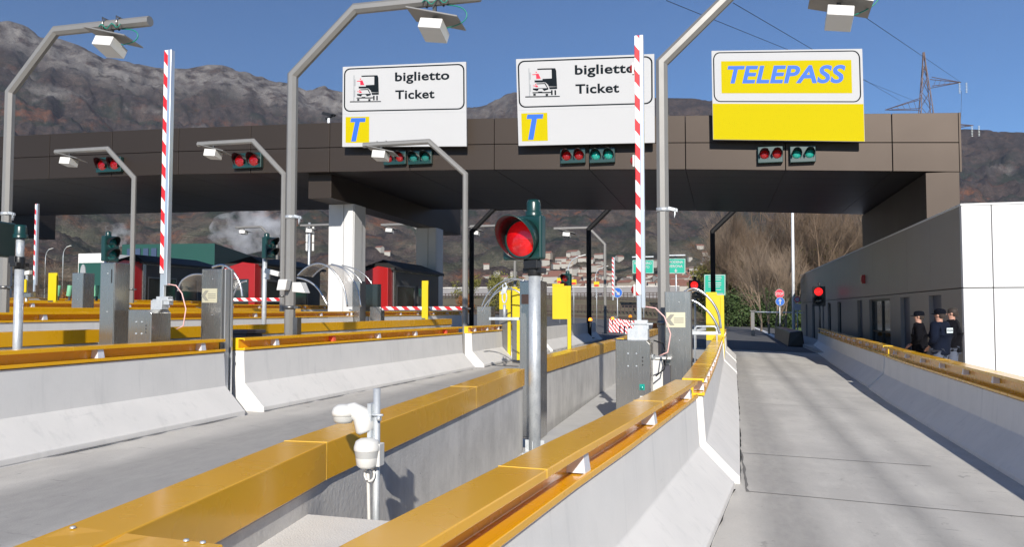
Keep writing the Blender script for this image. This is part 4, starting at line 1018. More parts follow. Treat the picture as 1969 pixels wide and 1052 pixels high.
ypanel(985, 1000, 552, 612, 24, 'narrow yellow panel left of the tall steel cabinet by the near red light', False)
ypanel(811, 823, 540, 612, 26.5, 'slim yellow post panel at the right end of the nearest red booth', legs=False, step_=False)
ypanel(93, 108, 525, 578, 20.5, 'yellow bracket panel at far left', legs=False, step_=False)
ypanel(960, 982, 558, 595, 25, 'small yellow panel with dangling hook between the tube hoops', legs=False, step_=False)
# rail and handrail on the right island
t = thing('pipe_rail', 'low galvanised pipe rail in front of the right yellow panel', 'railing', (-.5, 21, .17))
b = MB()
P0 = aY(1336, 655, 20.5); P1 = aY(1336, 628, 20.5); P2 = aY(1378, 628, 20.5); P3 = aY(1378, 650, 20.5)
b.tube([(P0.x, 20.5, .2), (P1.x, 20.5, P1.z - .05), (P1.x + .05, 20.5, P1.z), (P2.x - .05, 20.5, P2.z), (P2.x, 20.5, P2.z - .05), (P2.x, 20.5, .2)], .025, 8)
b.build('pipe', 'galv', t); b = MB(); p = aY(1340, 640, 20.5); b.box(p.x - .3, P2.x + .1, 20.46, 20.54, p.z - .05, p.z + .03); b.build('cross_bar', 'galv', t, bevel=.005)
# amber lamps along dark barriers, hook post
grp = 'amber lamps on the barrier ends'
for (px, py, Y, lab) in ((1135, 614, 30.3, 'amber lamp at the end of the middle barrier rail'), (1178, 612, 34, 'amber lamp on the dark barrier under the canopy'), (1212, 608, 36, 'amber lamp on the dark barrier left of the raised boom')):
    p = aY(px, py, Y); b = MB(); b.lathe(p - Vector((0, 0, .06)), [(.075, 0), (.075, .06), (.05, .10), (0, .12)], 12); b.box(p.x - .02, p.x + .02, Y - .02, Y + .02, p.z - .3, p.z - .06, 1)
    tag(b.build('amber_lamp', ['amber', 'black']), lab, 'lamp', grp)
t = thing('hook_post', 'galvanised hook and snap link hanging on a bracket before the small yellow panel', 'hook', aY(970, 620, 20))
b = MB(); p = aY(970, 545, 20.0); b.tube([p + Vector((0, 0, -.9)), p + Vector((0, 0, -.55))], .04, 8)
b.tube([p + Vector((.06 * math.sin(k * .6), 0, -.36 + .15 * math.cos(k * .6))) for k in range(11)], .02, 8); b.tube([p + Vector((.05 * math.sin(k * .6), 0, -.08 + .1 * math.cos(k * .6))) for k in range(10)], .018, 8)
b.obox(p + Vector((0, 0, -.18)), (.07, 0, .02), (0, .03, 0), (.03, 0, .09)); b.build('snap_hook', 'galv', t); b = MB(); b.box(p.x - .4, p.x + .4, 19.95, 20.1, p.z - .95, p.z - .88); b.build('bracket', 'galv', t)

# ---------------------------------------------------------------- TOLL BOOTHS
def booth(x0, x1, y0, y1, label):
    g0 = gz((x0 + x1) / 2) + .17; H_ = 2.78; t = thing('toll_booth', label, 'toll booth', ((x0 + x1) / 2, y0, g0), 'red and grey toll booths')
    zt_ = g0 + H_
    b = MB(); b.box(x0, x1, y0 + .5, y1, g0, zt_); b.build('cabin', 'bgrey', t, bevel=.02)
    # red end with slanted top
    b = MB(); xm = (x0 + x1) / 2
    V = [(x0, g0), (x1, g0), (x1, zt_ - .02), (x0 + (x1 - x0) * .6, zt_ + .06), (x0, zt_ - .22)]
    n = 5; b.add([(x, y0, z) for x, z in V] + [(x, y0 + .5, z) for x, z in V], [tuple(range(n)), tuple(reversed(range(n, 2 * n)))] + [(i, n + i, n + (i + 1) % n, (i + 1) % n) for i in range(n)])
    b.build('red_end', 'bred', t, bevel=.02)
    b = MB(); b.box(x0 + .06, x1 - .3, y0 - .02, y0 + .01, g0 + .1, zt_ - .7); b.build('end_window', 'glass', t, bevel=.01)
    # roof, hipped
    e = .22
    b = MB(); b.add([(x0 - e, y0 + .3, zt_), (x1 + e, y0 + .3, zt_), (x1 + e, y1 + e, zt_), (x0 - e, y1 + e, zt_), (xm, y0 + .9, zt_ + .38), (xm, y1 - .9, zt_ + .38), (x0 - e, y0 + .3, zt_ - .1), (x1 + e, y0 + .3, zt_ - .1), (x1 + e, y1 + e, zt_ - .1), (x0 - e, y1 + e, zt_ - .1)],
                  [(0, 1, 4), (1, 2, 5, 4), (2, 3, 5), (3, 0, 4, 5), (0, 6, 7, 1), (1, 7, 8, 2), (2, 8, 9, 3), (3, 9, 6, 0), (6, 9, 8, 7)]); b.build('roof', 'broof', t)
    for (ya, yb) in ((y0 + .95, y0 + 2.9), (y0 + 3.4, y0 + 4.6)):
        b = MB(); b.box(x1 - .01, x1 + .02, ya, yb, g0 + .75, g0 + 2.0); b.build('window', 'glass', t, bevel=.01)
        b = MB(); b.box(x1 + .02, x1 + .04, ya - .07, ya, g0 + .68, g0 + 2.07); b.box(x1 + .02, x1 + .04, yb, yb + .07, g0 + .68, g0 + 2.07); b.box(x1 + .02, x1 + .04, ya, yb, g0 + 2.0, g0 + 2.07); b.box(x1 + .02, x1 + .04, ya, yb, g0 + .68, g0 + .75); b.build('window_frame', 'dsteel', t)
    b = MB(); b.box(x1 + .0, x1 + .05, y0 + .5, y0 + .72, g0, zt_); b.build('steel_pillar', 'stain', t, bevel=.01)
    b = MB(); b.box(x0 - .12, x0 - .01, y0 + .05, y0 + .3, g0, zt_ - .02); b.build('steel_pillar', 'stain', t, bevel=.01)
    b = MB(); b.box(x1, x1 + .045, y0 + .73, y1, zt_ - .14, zt_ - .02); b.build('top_band', 'stain', t, bevel=.01)
    return t
booth(-14.6, -13.42, 31.0, 37.2, 'red and grey toll booth with dark hipped roof, right of the white column')
booth(-21.6, -20.0, 31.5, 37.5, 'red and grey toll booth behind the lowered boom, left of the tall middle gantry')
booth(-28.2, -26.7, 32, 38.5, 'red and grey toll booth farthest left, behind the raised left boom')

# ---------------------------------------------------------------- POLICE OFFICERS
def skin_obj(name, verts, edges, radii, m, parent, root=0, sub=2, flat=1.0):
    me = bpy.data.meshes.new(name); off = root_loc(parent)
    me.from_pydata([tuple(Vector(v)) for v in verts], edges, []); o = bpy.data.objects.new(name, me); COL.objects.link(o); o.parent = parent
    sk = o.modifiers.new('skin', 'SKIN'); sk.use_smooth_shade = True
    for i, r in enumerate(radii):
        rr = r if isinstance(r, tuple) else (r, r); me.skin_vertices[0].data[i].radius = rr; me.skin_vertices[0].data[i].use_root = (i == root)
    ss = o.modifiers.new('sub', 'SUBSURF'); ss.levels = ss.render_levels = sub
    me.materials.append(MT[m]); return o
def person(x, y, z0, h, face, label, jacket, trousers, cap=True, capback=False, arms='folded', hem=.47, patch=None, badge=True):
    """built at local origin facing -Y, then turned to 'face' (angle of the facing direction)"""
    t = thing('person', label, 'person', (x, y, z0)); k = h / 1.8
    K = lambda a, b_, c: (a * k, b_ * k, c * k)
    sh = 1.47; arm = {}
    if arms == 'folded': L = [(-.2, 0, sh), (-.27, .02, 1.17), (-.12, -.17, 1.03)]; R_ = [(.2, 0, sh), (.27, .02, 1.17), (.11, -.19, 1.0)]
    else: L = [(-.2, 0, sh), (-.28, .03, 1.17), (-.26, -.1, .92)]; R_ = [(.2, 0, sh), (.28, .03, 1.17), (.25, -.12, .93)]
    V = [(0, 0, .98), (0, .01, 1.2), (0, .01, 1.42), (0, 0, 1.52), (0, -.01, 1.6), (0, -.015, 1.7), (0, -.01, 1.77)] + L + R_ + [(-.1, 0, .92), (-.11, -.01, .5), (-.12, .02, .09), (-.12, -.15, .04), (.1, 0, .92), (.11, -.02, .5), (.12, .02, .09), (.12, -.15, .04)]
    E_ = [(0, 1), (1, 2), (2, 3), (3, 4), (4, 5), (5, 6), (2, 7), (7, 8), (8, 9), (2, 10), (10, 11), (11, 12), (0, 13), (13, 14), (14, 15), (15, 16), (0, 17), (17, 18), (18, 19), (19, 20)]
    Rr = [(.14, .1), (.12, .09), (.14, .1), .055, (.065, .075), (.075, .095), (.05, .06), .05, .042, .03, .05, .042, .03, .08, .055, .04, (.04, .03), .08, .055, .04, (.04, .03)]
    Rr = [tuple(a * k for a in (r if isinstance(r, tuple) else (r, r))) for r in Rr]
    body = skin_obj('body', [K(*v) for v in V], E_, Rr, 'skin', t)
    # hands with fingers
    for P_, Q_ in ((L, 1), (R_, -1)):
        w = Vector(P_[2]); d = (w - Vector(P_[1])).normalized(); s_ = d.cross(Vector((0, 0, 1))).normalized() if abs(d.z) < .9 else Vector((0, 1, 0))
        hv = [w, w + d * .05, w + d * .09]; he = [(0, 1), (1, 2)]; hr = [.024, .028, .026]
        for i in range(4):
            o_ = s_ * (.021 * (i - 1.5)); a = len(hv); hv += [w + d * .1 + o_, w + d * (.135 + .008 * (1.5 - abs(i - 1.5))) + o_ + Vector((0, 0, -.012)), w + d * .155 + o_ + Vector((0, 0, -.035))]; he += [(2, a), (a, a + 1), (a + 1, a + 2)]; hr += [.010, .009, .008]
        a = len(hv); hv += [w + d * .05 + s_ * .04, w + d * .085 + s_ * .055]; he += [(1, a), (a, a + 1)]; hr += [.012, .009]
        skin_obj('hand', [K(*v) for v in hv], he, [(r * k, r * k) for r in hr], 'skin', t, sub=1)
    # jacket
    ve = .0
    JV = [(0, .0, 1.8 * hem), (0, .01, 1.05), (0, .01, 1.22), (0, .015, 1.40), (0, .01, 1.50)] + L[:1] + [L[1], tuple(lerp(L[1][i], L[2][i], .9) for i in range(3))] + R_[:1] + [R_[1], tuple(lerp(R_[1][i], R_[2][i], .9) for i in range(3))]
    JR = [(.23, .19), (.225, .19), (.21, .18), (.225, .17), (.11, .11), .11, .09, .066, .11, .09, .066]
    JR = [tuple(a * k for a in (r if isinstance(r, tuple) else (r, r))) for r in JR]
    jk = skin_obj('jacket', [K(*v) for v in JV], [(0, 1), (1, 2), (2, 3), (3, 4), (3, 5), (5, 6), (6, 7), (3, 8), (8, 9), (9, 10)], JR, jacket, t, root=1)
    tx = bpy.data.textures.new('folds', 'CLOUDS'); tx.noise_scale = .11
    dm = jk.modifiers.new('folds', 'DISPLACE'); dm.texture = tx; dm.strength = .05; dm.mid_level = .5
    # trousers
    TV = [(0, 0, .97), (-.1, 0, .88), (-.115, -.01, .5), (-.125, .02, .1), (.1, 0, .88), (.115, -.02, .5), (.125, .02, .1)]
    tr = skin_obj('trousers', [K(*v) for v in TV], [(0, 1), (1, 2), (2, 3), (0, 4), (4, 5), (5, 6)], [tuple(a * k for a in r) for r in ((.15, .12), (.11, .11), (.085, .09), (.075, .08), (.11, .11), (.085, .09), (.075, .08))], trousers, t)
    for s_ in (-1, 1):
        b = MB(); b.v = []
        skin_obj('boot', [K(s_ * .12, .03, .1), K(s_ * .12, .03, .05), K(s_ * .125, -.1, .045), K(s_ * .13, -.17, .04)], [(0, 1), (1, 2), (2, 3)], [(.05, .05), (.05, .05), (.045, .04), (.035, .03)], 'black', t, sub=1)
    off = root_loc(t)
    def loc(mb, name, m, par=t, bev=0):
        mb.v = [Vector(v) * k + off for v in mb.v]; return mb.build(name, m, par, bevel=bev)
    # face
    b = MB(); b.add([(-.012, -.105, 1.655), (.012, -.105, 1.655), (0, -.128, 1.66), (0, -.1, 1.70)], [(0, 1, 2), (0, 2, 3), (1, 3, 2), (0, 3, 1)]); loc(b, 'nose', 'skin')
    for s_ in (-1, 1):
        b = MB(); b.lathe((s_ * .03, -.098, 1.695), [(0, -.01), (.011, -.006), (.012, 0)], 8, (0, 1, 0)); loc(b, 'eye', 'black')
        b = MB(); b.lathe((s_ * .082, 0, 1.675), [(0, .012), (.02, .01), (.028, 0), (.02, -.006)], 10, (s_, .3, 0)); loc(b, 'ear', 'skin')
    b = MB(); b.box(-.025, .025, -.104, -.096, 1.618, 1.626); loc(b, 'mouth', 'hoodin')
    b = MB(); prof = [(.093, 0), (.096, .04), (.085, .085), (.05, .11), (0, .118)]; b.lathe((0, .012, 1.69), [(r * 1.0, h_) for r, h_ in prof], 20)
    b.v = [Vector((v.x * .93, v.y * 1.12, v.z)) for v in b.v]; b.lathe((0, .045, 1.62), [(.06, 0), (.078, .04), (.082, .09)], 16)
    loc(b, 'hair', 'hair')
    if cap:
        b = MB(); b.lathe((0, .008, 1.715), [(.106, 0), (.11, .045), (.1, .085), (.06, .108), (0, .114)], 22); b.v = [Vector((v.x * .95, v.y * 1.12, v.z)) for v in b.v]
        n = 10; vs = []
        for i in range(n + 1):
            a = rad(200 + 140 * i / n); vs += [(.1 * math.cos(a), .112 * math.sin(a) + .005, 1.728), (.105 * math.cos(a) * .9, .2 * math.sin(a) * 1.0 + .0, 1.712)]
        b.add(vs, [(2 * i, 2 * i + 2, 2 * i + 3, 2 * i + 1) for i in range(n)]); b.add([(a, c, d - .008) for a, c, d in vs], [(2 * i, 2 * i + 1, 2 * i + 3, 2 * i + 2) for i in range(n)])
        loc(b, 'cap', 'cap_c')
    if patch:
        b = MB(); b.box(-.13, .13, .205, .211, 1.30, 1.41); o = loc(b, 'back_patch', 'silver')
        vs, fs, w = text2d(patch, .02); b = MB(); b.add([(.12 - .24 * v.x / w,   .2135, 1.33 + .07 * v.y) for v in vs], fs); loc(b, 'patch_lettering', 'navy', o)
    if badge:
        b = MB(); b.lathe((-.235, .0, 1.40), [(0, .03), (.03, .028), (.032, 0)], 10, (-1, -.1, .1)); loc(b, 'sleeve_badge', 'silver')
    t.rotation_euler = (0, 0, face)
    return t
def fc(dx, dy): return math.atan2(dy, dx) + math.pi / 2
person(4.62, 21.2, .02, 1.79, fc(-.9, .2), 'person in black jacket and dark cap, leftmost of the three by the wall, hands joined', 'uni', 'uni', hem=.46)
person(4.72, 19.7, .02, 1.84, fc(-.75, .62), 'person in navy jacket with white back patch and peaked cap, middle of the three', 'navy', 'troug', arms='folded', hem=.46, patch='POLIZIA')
person(5.2, 20.6, .02, 1.88, fc(-.8, .3), 'bareheaded person in a bulky black coat, rightmost of the three by the wall', 'uni', 'troug', cap=False, arms='down', hem=.46)

# ---------------------------------------------------------------- FAR FURNITURE
t = thing('lamp_mast', 'tall thin white mast beyond the canopy at right, beside the stop sign', 'mast', (5.0, 60, -.1))
p = aY(1526, 625, 60); q_ = aY(1523, 330, 60); b = MB(); b.tube([(p.x, 60, -.15), (q_.x, 60, q_.z)], [.12, .08], 10); b.build('pole', 'wpost', t); b = MB(); b.box(p.x - .25, p.x + .25, 59.8, 60.2, -.15, .2); b.build('foot', 'galv', t)
def disc_sign(px, py, Y, r, parts, label, post=True, back=False, n=32, rot=0):
    p = aY(px, py, Y); g0 = gz(p.x) - .1
    t = thing('road_sign', label, 'sign', (p.x, Y, g0))
    if post: b = MB(); b.cyl((p.x, Y + .06, g0), (p.x, Y + .06, p.z + r), .04, n=8); b.build('post', 'galv', t)
    for i, (k, rr, m) in enumerate(parts):
        b = MB(); pts = [(p.x + rr * math.cos(rad(rot) + 2 * math.pi * j / n), p.z + k + rr * math.sin(rad(rot) + 2 * math.pi * j / n)) for j in range(n)]
        b.add([(a, Y - .004 * i, c) for a, c in pts] + [(a, Y + .02, c) for a, c in pts], [tuple(range(n))] + [(j, (j + 1) % n, n + (j + 1) % n, n + j) for j in range(n)]); b.build('plate' if i == 0 else 'sign_face', m, t)
    return t, p
t, p = disc_sign(1499, 565, 58, .32, [(0, .32, 'swhite'), (0, .30, 'sred')], 'red octagonal stop sign above the blue arrow sign at right', n=8, rot=22.5)
qd = Quad((p.x - .32, 58 - .012, p.z + .32), (p.x + .32, 58 - .012, p.z + .32), (p.x + .32, 58 - .012, p.z - .32), (p.x - .32, 58 - .012, p.z - .32))
b = MB(); qd.text(b, 'STOP', .12, .88, .34, .66, .004, bold=.03); b.build('lettering', 'swhite', t)
t, p = disc_sign(1500, 580, 57.9, .3, [(0, .3, 'swhite'), (0, .28, 'signblue')], 'round blue sign with white upward arrow under the stop sign', post=False)
b = MB(); b.add([(p.x - .04, 57.89, p.z - .2), (p.x + .04, 57.89, p.z - .2), (p.x + .04, 57.89, p.z + .03), (p.x + .12, 57.89, p.z + .03), (p.x, 57.89, p.z + .22), (p.x - .12, 57.89, p.z + .03), (p.x - .04, 57.89, p.z + .03)], [(0, 1, 2, 3, 4, 5, 6)]); b.build('arrow', 'swhite', t)
t, p = disc_sign(1187, 563, 66, .42, [(0, .42, 'swhite'), (0, .39, 'signblue')], 'round blue sign with diagonal white arrow beyond the plaza')
b = MB(); d = Vector((1, 0, -1)).normalized(); s_ = Vector((1, 0, 1)).normalized(); c = Vector((p.x, 65.985, p.z))
b.add([c - d * .28 - s_ * .06, c - d * .28 + s_ * .06, c + d * .05 + s_ * .06, c + d * .05 + s_ * .18, c + d * .3, c + d * .05 - s_ * .18, c + d * .05 - s_ * .06], [(0, 1, 2, 3, 4, 5, 6)]); b.build('arrow', 'swhite', t)
t, p = disc_sign(1533, 576, 58, .22, [(0, .22, 'swhite'), (0, .2, 'sred'), (0, .14, 'swhite')], 'small red ringed sign right of the white mast')
b = MB(); b.box(p.x - .22, p.x + .22, 57.97, 57.99, p.z - .75, p.z - .3); b.build('sub_plate', 'swhite', t)
def green_sign(x0, x1, y0, y1, Y, rows, label, arrow=True, over=True):
    qd = Quad(aY(x0, y0, Y), aY(x1, y0, Y), aY(x1, y1, Y), aY(x0, y1, Y)); c = (qd.c[2] + qd.c[3]) / 2
    t = thing('direction_sign', label, 'sign', (c.x, Y, gz(c.x) - .1))
    b = MB(); qd.slab(b, 0, 1, 0, 1, -.08, 0); b.build('board', 'sgn', t)
    b = MB(); ringpoly(qd, b, rrect(.01, .99, .01, .99, .06, .06), rrect(.04, .96, .04, .96, .05, .05), .01); b.build('border', 'swhite', t)
    b = MB()
    for s, u0, u1, v0, v1 in rows:
        if s: qd.text(b, s, u0, u1, v0, v1, .012, bold=.02)
        else: qd.slab(b, u0, u1, v0, v1, .005, .012)
    if arrow: qd.poly(b, [(.47, .7), (.53, .7), (.53, .82), (.6, .78), (.5, .94), (.4, .78), (.47, .82)], .012)
    b.build('lettering', 'swhite', t)
    b = MB()
    for u in ((.5,) if over else (.2, .8)):
        pp = qd.p(u, 0 if not over else .0, -.14); b.cyl((pp.x, pp.y + .15, gz(pp.x) - .1), (pp.x, pp.y + .15, pp.z + (.4 if over else -.2)), .1, n=8)
    if over: a_, c_ = qd.p(0, 0, 0), qd.p(1, 0, 0); b.box(a_.x, c_.x, Y - .35, Y + .25, a_.z + .28, a_.z + .42)
    b.build('support', 'galv', t)
green_sign(1216, 1257, 500, 526, 100, [('BRENNERO', .1, .9, .14, .32), ('TRENTO', .2, .8, .42, .60)], 'green overhead direction sign partly behind the raised boom')
green_sign(1281, 1318, 497, 526, 100, [('MODENA', .12, .88, .14, .32), ('VERONA', .14, .86, .42, .60)], 'green overhead direction sign right of the right gantry post')
green_sign(1354, 1395, 528, 568, 70, [(None, .2, .8, .08, .11), (None, .2, .82, .16, .19), (None, .2, .78, .24, .27), (None, .2, .8, .38, .42), (None, .2, .8, .48, .52), (None, .2, .75, .58, .61), (None, .55, .8, .72, .75), (None, .6, .9, .9, .94)], 'green information board above the right yellow panel', False, False)
# yellow temporary signs
for i, (px, py, Y, lab) in enumerate(((1076, 540, 70, 'yellow temporary board left of the black signal over the middle yellow panel'), (1103, 543, 70, 'yellow temporary board right of the black signal over the middle yellow panel'), (1147, 547, 72, 'yellow temporary board right of the dark gantry post'))):
    p = aY(px, py, Y); t = thing('work_sign', lab, 'sign', (p.x, Y, gz(p.x) - .1), 'yellow temporary boards')
    b = MB(); b.box(p.x - .25, p.x + .25, Y, Y + .03, p.z - .22, p.z + .25); b.build('board', 'yellow', t); b = MB(); b.box(p.x - .2, p.x + .2, Y - .01, Y - .001, p.z - .18, p.z - .02); b.build('red_band', 'sred', t); b = MB(); b.cyl((p.x, Y + .06, gz(p.x) - .1), (p.x, Y + .06, p.z + .2), .03, n=6); b.build('post', 'galv', t)
# red white plastic blocks
k_ = 0
for (px, py, Y) in ((1177, 596, 58), (1190, 597, 58), (1199, 599, 57), (1208, 601, 56), (1217, 602, 55), (1176, 588, 60), (1187, 588, 60)):
    p = aY(px, py, Y); g0 = gz(p.x) - .01; b = MB(); b.hexa([(p.x - .24, Y, g0), (p.x + .24, Y, g0), (p.x + .24, Y + .4, g0), (p.x - .24, Y + .4, g0), (p.x - .2, Y + .1, g0 + .95), (p.x + .2, Y + .1, g0 + .95), (p.x + .2, Y + .3, g0 + .95), (p.x - .2, Y + .3, g0 + .95)])
    tag(b.build('road_block', 'stripeB', bevel=.02), 'red and white striped plastic block beyond the plaza, left of the raised boom', 'road block', 'striped plastic blocks')
for (px, py, Y, lab) in ((1259, 585, 48, 'orange traffic drum left of the right gantry post'),):
    p = aY(px, py, Y); g0 = gz(p.x); t = thing('traffic_drum', lab, 'cone', (p.x, Y, g0)); b = MB(); b.lathe((p.x, Y, g0), [(.22, 0), (.2, .05), (.16, .7), (.1, .95), (0, .97)], 14); b.build('body', 'orange', t); b = MB(); b.lathe((p.x, Y, g0), [(.197, .3), (.182, .5)], 14); b.build('band', 'swhite', t)
# dark cushion past the right barrier
b = MB(); A_ = [gP(1492, 640), gP(1500, 660), gP(1542, 664), gP(1540, 640)]
t = thing('crash_cushion', 'black crash cushion on the grass verge at the far end of the right barrier', 'crash cushion', (4.0, 47, -.15))
for i in range(6):
    y0 = 46.3 + i * 2.2; xa = 3.52 + .02 * i; b = MB(); b.hexa([(xa, y0, -.16), (4.4 - .04 * i, y0, -.16), (4.4 - .04 * i, y0 + 2.15, -.16), (xa, y0 + 2.15, -.16), (xa + .12, y0 + .1, .66 + .06 * (i % 2)), (4.3 - .04 * i, y0, .74), (4.3 - .04 * i, y0 + 2.1, .74), (xa + .1, y0 + 2.1, .7)]); b.build('segment', 'black', t, bevel=.07)
# guard rails beyond the road
def guardrail(pts, label, step=2.0, h=.75):
    t = thing('guard_rail', label, 'guard rail', pts[0])
    b = MB(); n = len(pts)
    P = [Vector(p) for p in pts]
    for a, c in zip(P, P[1:]):
        d = (c - a).normalized(); s_ = Vector((-d.y, d.x, 0))
        for (z0, z1) in ((h - .32, h - .2), (h - .17, h - .05)):
            b.hexa([a + Vector((0, 0, z0)), c + Vector((0, 0, z0)), c + s_ * .06 + Vector((0, 0, z0)), a + s_ * .06 + Vector((0, 0, z0)), a + Vector((0, 0, z1)), c + Vector((0, 0, z1)), c + s_ * .06 + Vector((0, 0, z1)), a + s_ * .06 + Vector((0, 0, z1))])
    b.build('beam', 'brown', t)
    for q, d in along([(p.x, p.y) for p in P], step, .2):
        b = MB(); b.box(q.x - .05, q.x + .05, q.y + .08, q.y + .16, P[0].z - .1, P[0].z + h - .02); b.build('post', 'brown', t)
def gpt(px, py, dz=0): p = gP(px, py); return (p.x, p.y, p.z + dz)
guardrail([(-3, 131, .35), (5, 127, .35), (12, 120, .35), (20, 108, .3)], 'brown guard rail behind the stop sign', 2.5, 1.1)
guardrail([(-34, 112, 1.2), (-14, 108, .4), (-2, 104, 0)], 'brown guard rail beyond the roundabout', 2.5, .8)
guardrail([(-30, 96, 1.1), (-12, 94, .4), (-3.5, 92, 0)], 'nearer brown guard rail beyond the roundabout', 2.5, .8)
p = aY(1095, 553, 128); q_ = aY(1232, 556, 128); t = thing('retaining_wall', 'long low grey wall at the foot of the village slope', 'wall', (p.x, 128, .3))
b = MB(); b.box(p.x - 22, q_.x + 6, 128, 128.4, -.3, p.z); b.build('wall', mat('pale_grey_wall', (.26, .25, .255), .8, 0, .5, .3, (.19, .18, .18)), t); b = MB(); b.box(p.x - 22, q_.x + 6, 127.9, 128.5, p.z, p.z + .18); b.build('coping', 'raw', t)
b = MB(); ex = [-75, -45, -28, -14, -5, 0]
rows = [(101, -.05), (106, .9), (112, 2.6), (127, 3.3)]
b.add([(x, y, gz(max(-20, x)) + (h if x < -1 else -.1)) for y, h in rows for x in ex], [(r_ * 6 + i, r_ * 6 + i + 1, (r_ + 1) * 6 + i + 1, (r_ + 1) * 6 + i) for r_ in range(3) for i in range(5)])
struct(b.build('embankment', mat('dry_bank', (.13, .105, .07), .95, 0, .8, .5, (.07, .075, .04), bump=.6, bscale=3)))
def fence(x0, x1, Y, z, h, label):
    t = thing('fence', label, 'fence', (x0, Y, z), 'dark fences at the foot of the village slope')
    b = MB(); n = int((x1 - x0) / 1.5)
    for zz in (.35, .75, 1.0): b.box(x0, x1, Y, Y + .06, z + h * zz - .05, z + h * zz + .04)
    b.build('rails', 'brown', t)
    b = MB()
    for i in range(n * 3): x = x0 + (x1 - x0) * i / (n * 3); b.box(x - .05, x + .05, Y - .05, Y + .01, z - .2, z + h)
    o = b.build('pickets', 'brown', t)
fence(-62, -6, 112, 3.1, 1.2, 'dark brown fence along the top of the bank, upper row'); fence(-50, -5.5, 105, 1.4, 1.1, 'dark brown fence lower on the bank, lower row')
# white boom at the side road
p = aY(1447, 600, 64); q_ = aY(1560, 602, 62); t = thing('side_gate', 'white horizontal gate bar on a small stand by the stop sign', 'gate', (p.x, 64, -.1))
b = MB(); b.tube([(p.x, 64, p.z), (q_.x, 62, q_.z)], .05, 8); b.build('bar', 'wpost', t); b = MB(); b.box(p.x - .13, p.x + .13, 63.85, 64.1, -.2, p.z + .05); b.box(p.x - .2, p.x + .2, 63.75, 64.2, p.z + .05, p.z + .12); b.build('stand', 'dsteel', t)
# street lamps
def street_lamp(px, ytop, Y, label, reach=1.6):
    p = aY(px, ytop, Y); g0 = gz(p.x) - .1; t = thing('street_lamp', label, 'street lamp', (p.x, Y, g0), 'far street lamps')
    pts = [(p.x, Y, g0), (p.x, Y, p.z - 1.6)] + [(p.x + reach * (1 - math.cos(rad(a))), Y, p.z - 1.6 + 1.5 * math.sin(rad(a))) for a in (15, 30, 45, 60, 75)]
    b = MB(); b.tube(pts, [.09, .07] + [.05] * 5, 8); b.build('pole', 'galv', t); e = Vector(pts[-1]); b = MB(); b.obox(e + Vector((.35, 0, .08)), (.4, 0, .1), (0, .12, 0), (-.02, 0, .05)); b.build('lamp_head', 'box_w', t, bevel=.03)
street_lamp(1092, 491, 85, 'street lamp with curved arm left of the dark middle gantry post'); street_lamp(1145, 512, 120, 'street lamp with curved arm right of the dark middle gantry post')
street_lamp(88, 478, 110, 'street lamp over the hillside at far left', 1.0); street_lamp(122, 473, 105, 'second street lamp over the hillside, by the white shed', 1.0)

# grass verge and road lines at right
b = MB(); L1 = [(1425, 611), (1450, 615), (1465, 618), (1482, 626), (1497, 638), (1545, 660)]; L2 = [(1440, 608), (1470, 609), (1500, 610), (1530, 612), (1570, 620), (1610, 645)]
V = [Vector((*gpt(*p)[:2], gz(gpt(*p)[0]) + .004)) for p in L1 + L2]; n = len(L1); b.add(V, [(i, i + 1, n + i + 1, n + i) for i in range(n - 1)])
struct(b.build('grass_verge', mat('bright_grass', (.10, .17, .035), .9, 0, .5, .8, (.08, .11, .03), bump=.6, bscale=6)))
b = MB(); C1 = [(1400, 616.5), (1415, 619), (1432, 623.5), (1450, 630), (1470, 638), (1488, 647), (1503, 656)]
for (a, c) in zip(C1, C1[1:]):
    p0 = Vector(gpt(*a)); p1 = Vector(gpt(*c)); w0, w1 = .2, .2
    b.add([(p0.x - w0, p0.y, gz(p0.x) + .008), (p0.x + w0, p0.y, gz(p0.x) + .008), (p1.x + w1, p1.y, gz(p1.x) + .008), (p1.x - w1, p1.y, gz(p1.x) + .008)], [(0, 1, 2, 3)])
struct(b.build('road_marking', 'line'))
# roundabout kerb
b = MB(); c0 = Vector((-4.8, 72)); N_ = 48
for (r0, r1, z, nm, m) in ((3.2, 3.6, .12, 'roundabout_kerb', 'line'),):
    vs = []
    for j in range(N_): a = 2 * math.pi * j / N_; vs += [(c0.x + r0 * math.cos(a), c0.y + 2.2 * r0 * math.sin(a), gz(c0.x) + z), (c0.x + r1 * math.cos(a), c0.y + 2.2 * r1 * math.sin(a), gz(c0.x) + z), (c0.x + r1 * math.cos(a), c0.y + 2.2 * r1 * math.sin(a), gz(c0.x) - .05)]
    b.add(vs, [(3 * j, 3 * j + 1, 3 * ((j + 1) % N_) + 1, 3 * ((j + 1) % N_)) for j in range(N_)] + [(3 * j + 1, 3 * j + 2, 3 * ((j + 1) % N_) + 2, 3 * ((j + 1) % N_) + 1) for j in range(N_)])
struct(b.build('roundabout_kerb', 'line'))

# left far yard: pale green posts, oval sign back, white van box
grp = 'pale green posts at far left'
for (px, y0, y1, lab) in ((112, 549, 568, 'first pale green post at far left beside the yellow bracket'), (134, 549, 568, 'second pale green post, leaning toward the narrow grey cabinet'), (168, 549, 575, 'third pale green post, right of the narrow grey cabinet'), (186, 549, 575, 'fourth pale green post, nearest the tall left steel cabinet')):
    p = aY(px, y0, 26); g0 = gz(p.x); t = thing('green_post', lab, 'post', (p.x, 26, g0), grp); b = MB(); b.cyl((p.x, 26, g0), (p.x, 26, p.z - .4), .05, n=8); b.build('stem', 'dsteel', t); b = MB(); b.cyl((p.x - .04, 26, p.z - .42), (p.x + .02, 26, p.z), .09, n=12); b.build('sleeve', 'pgreen', t, bevel=.01)
p = aY(159, 525, 23); t = thing('mirror_back', 'grey pointed oval sign seen from behind on a thin post at far left', 'sign', (p.x, 23, gz(p.x)))
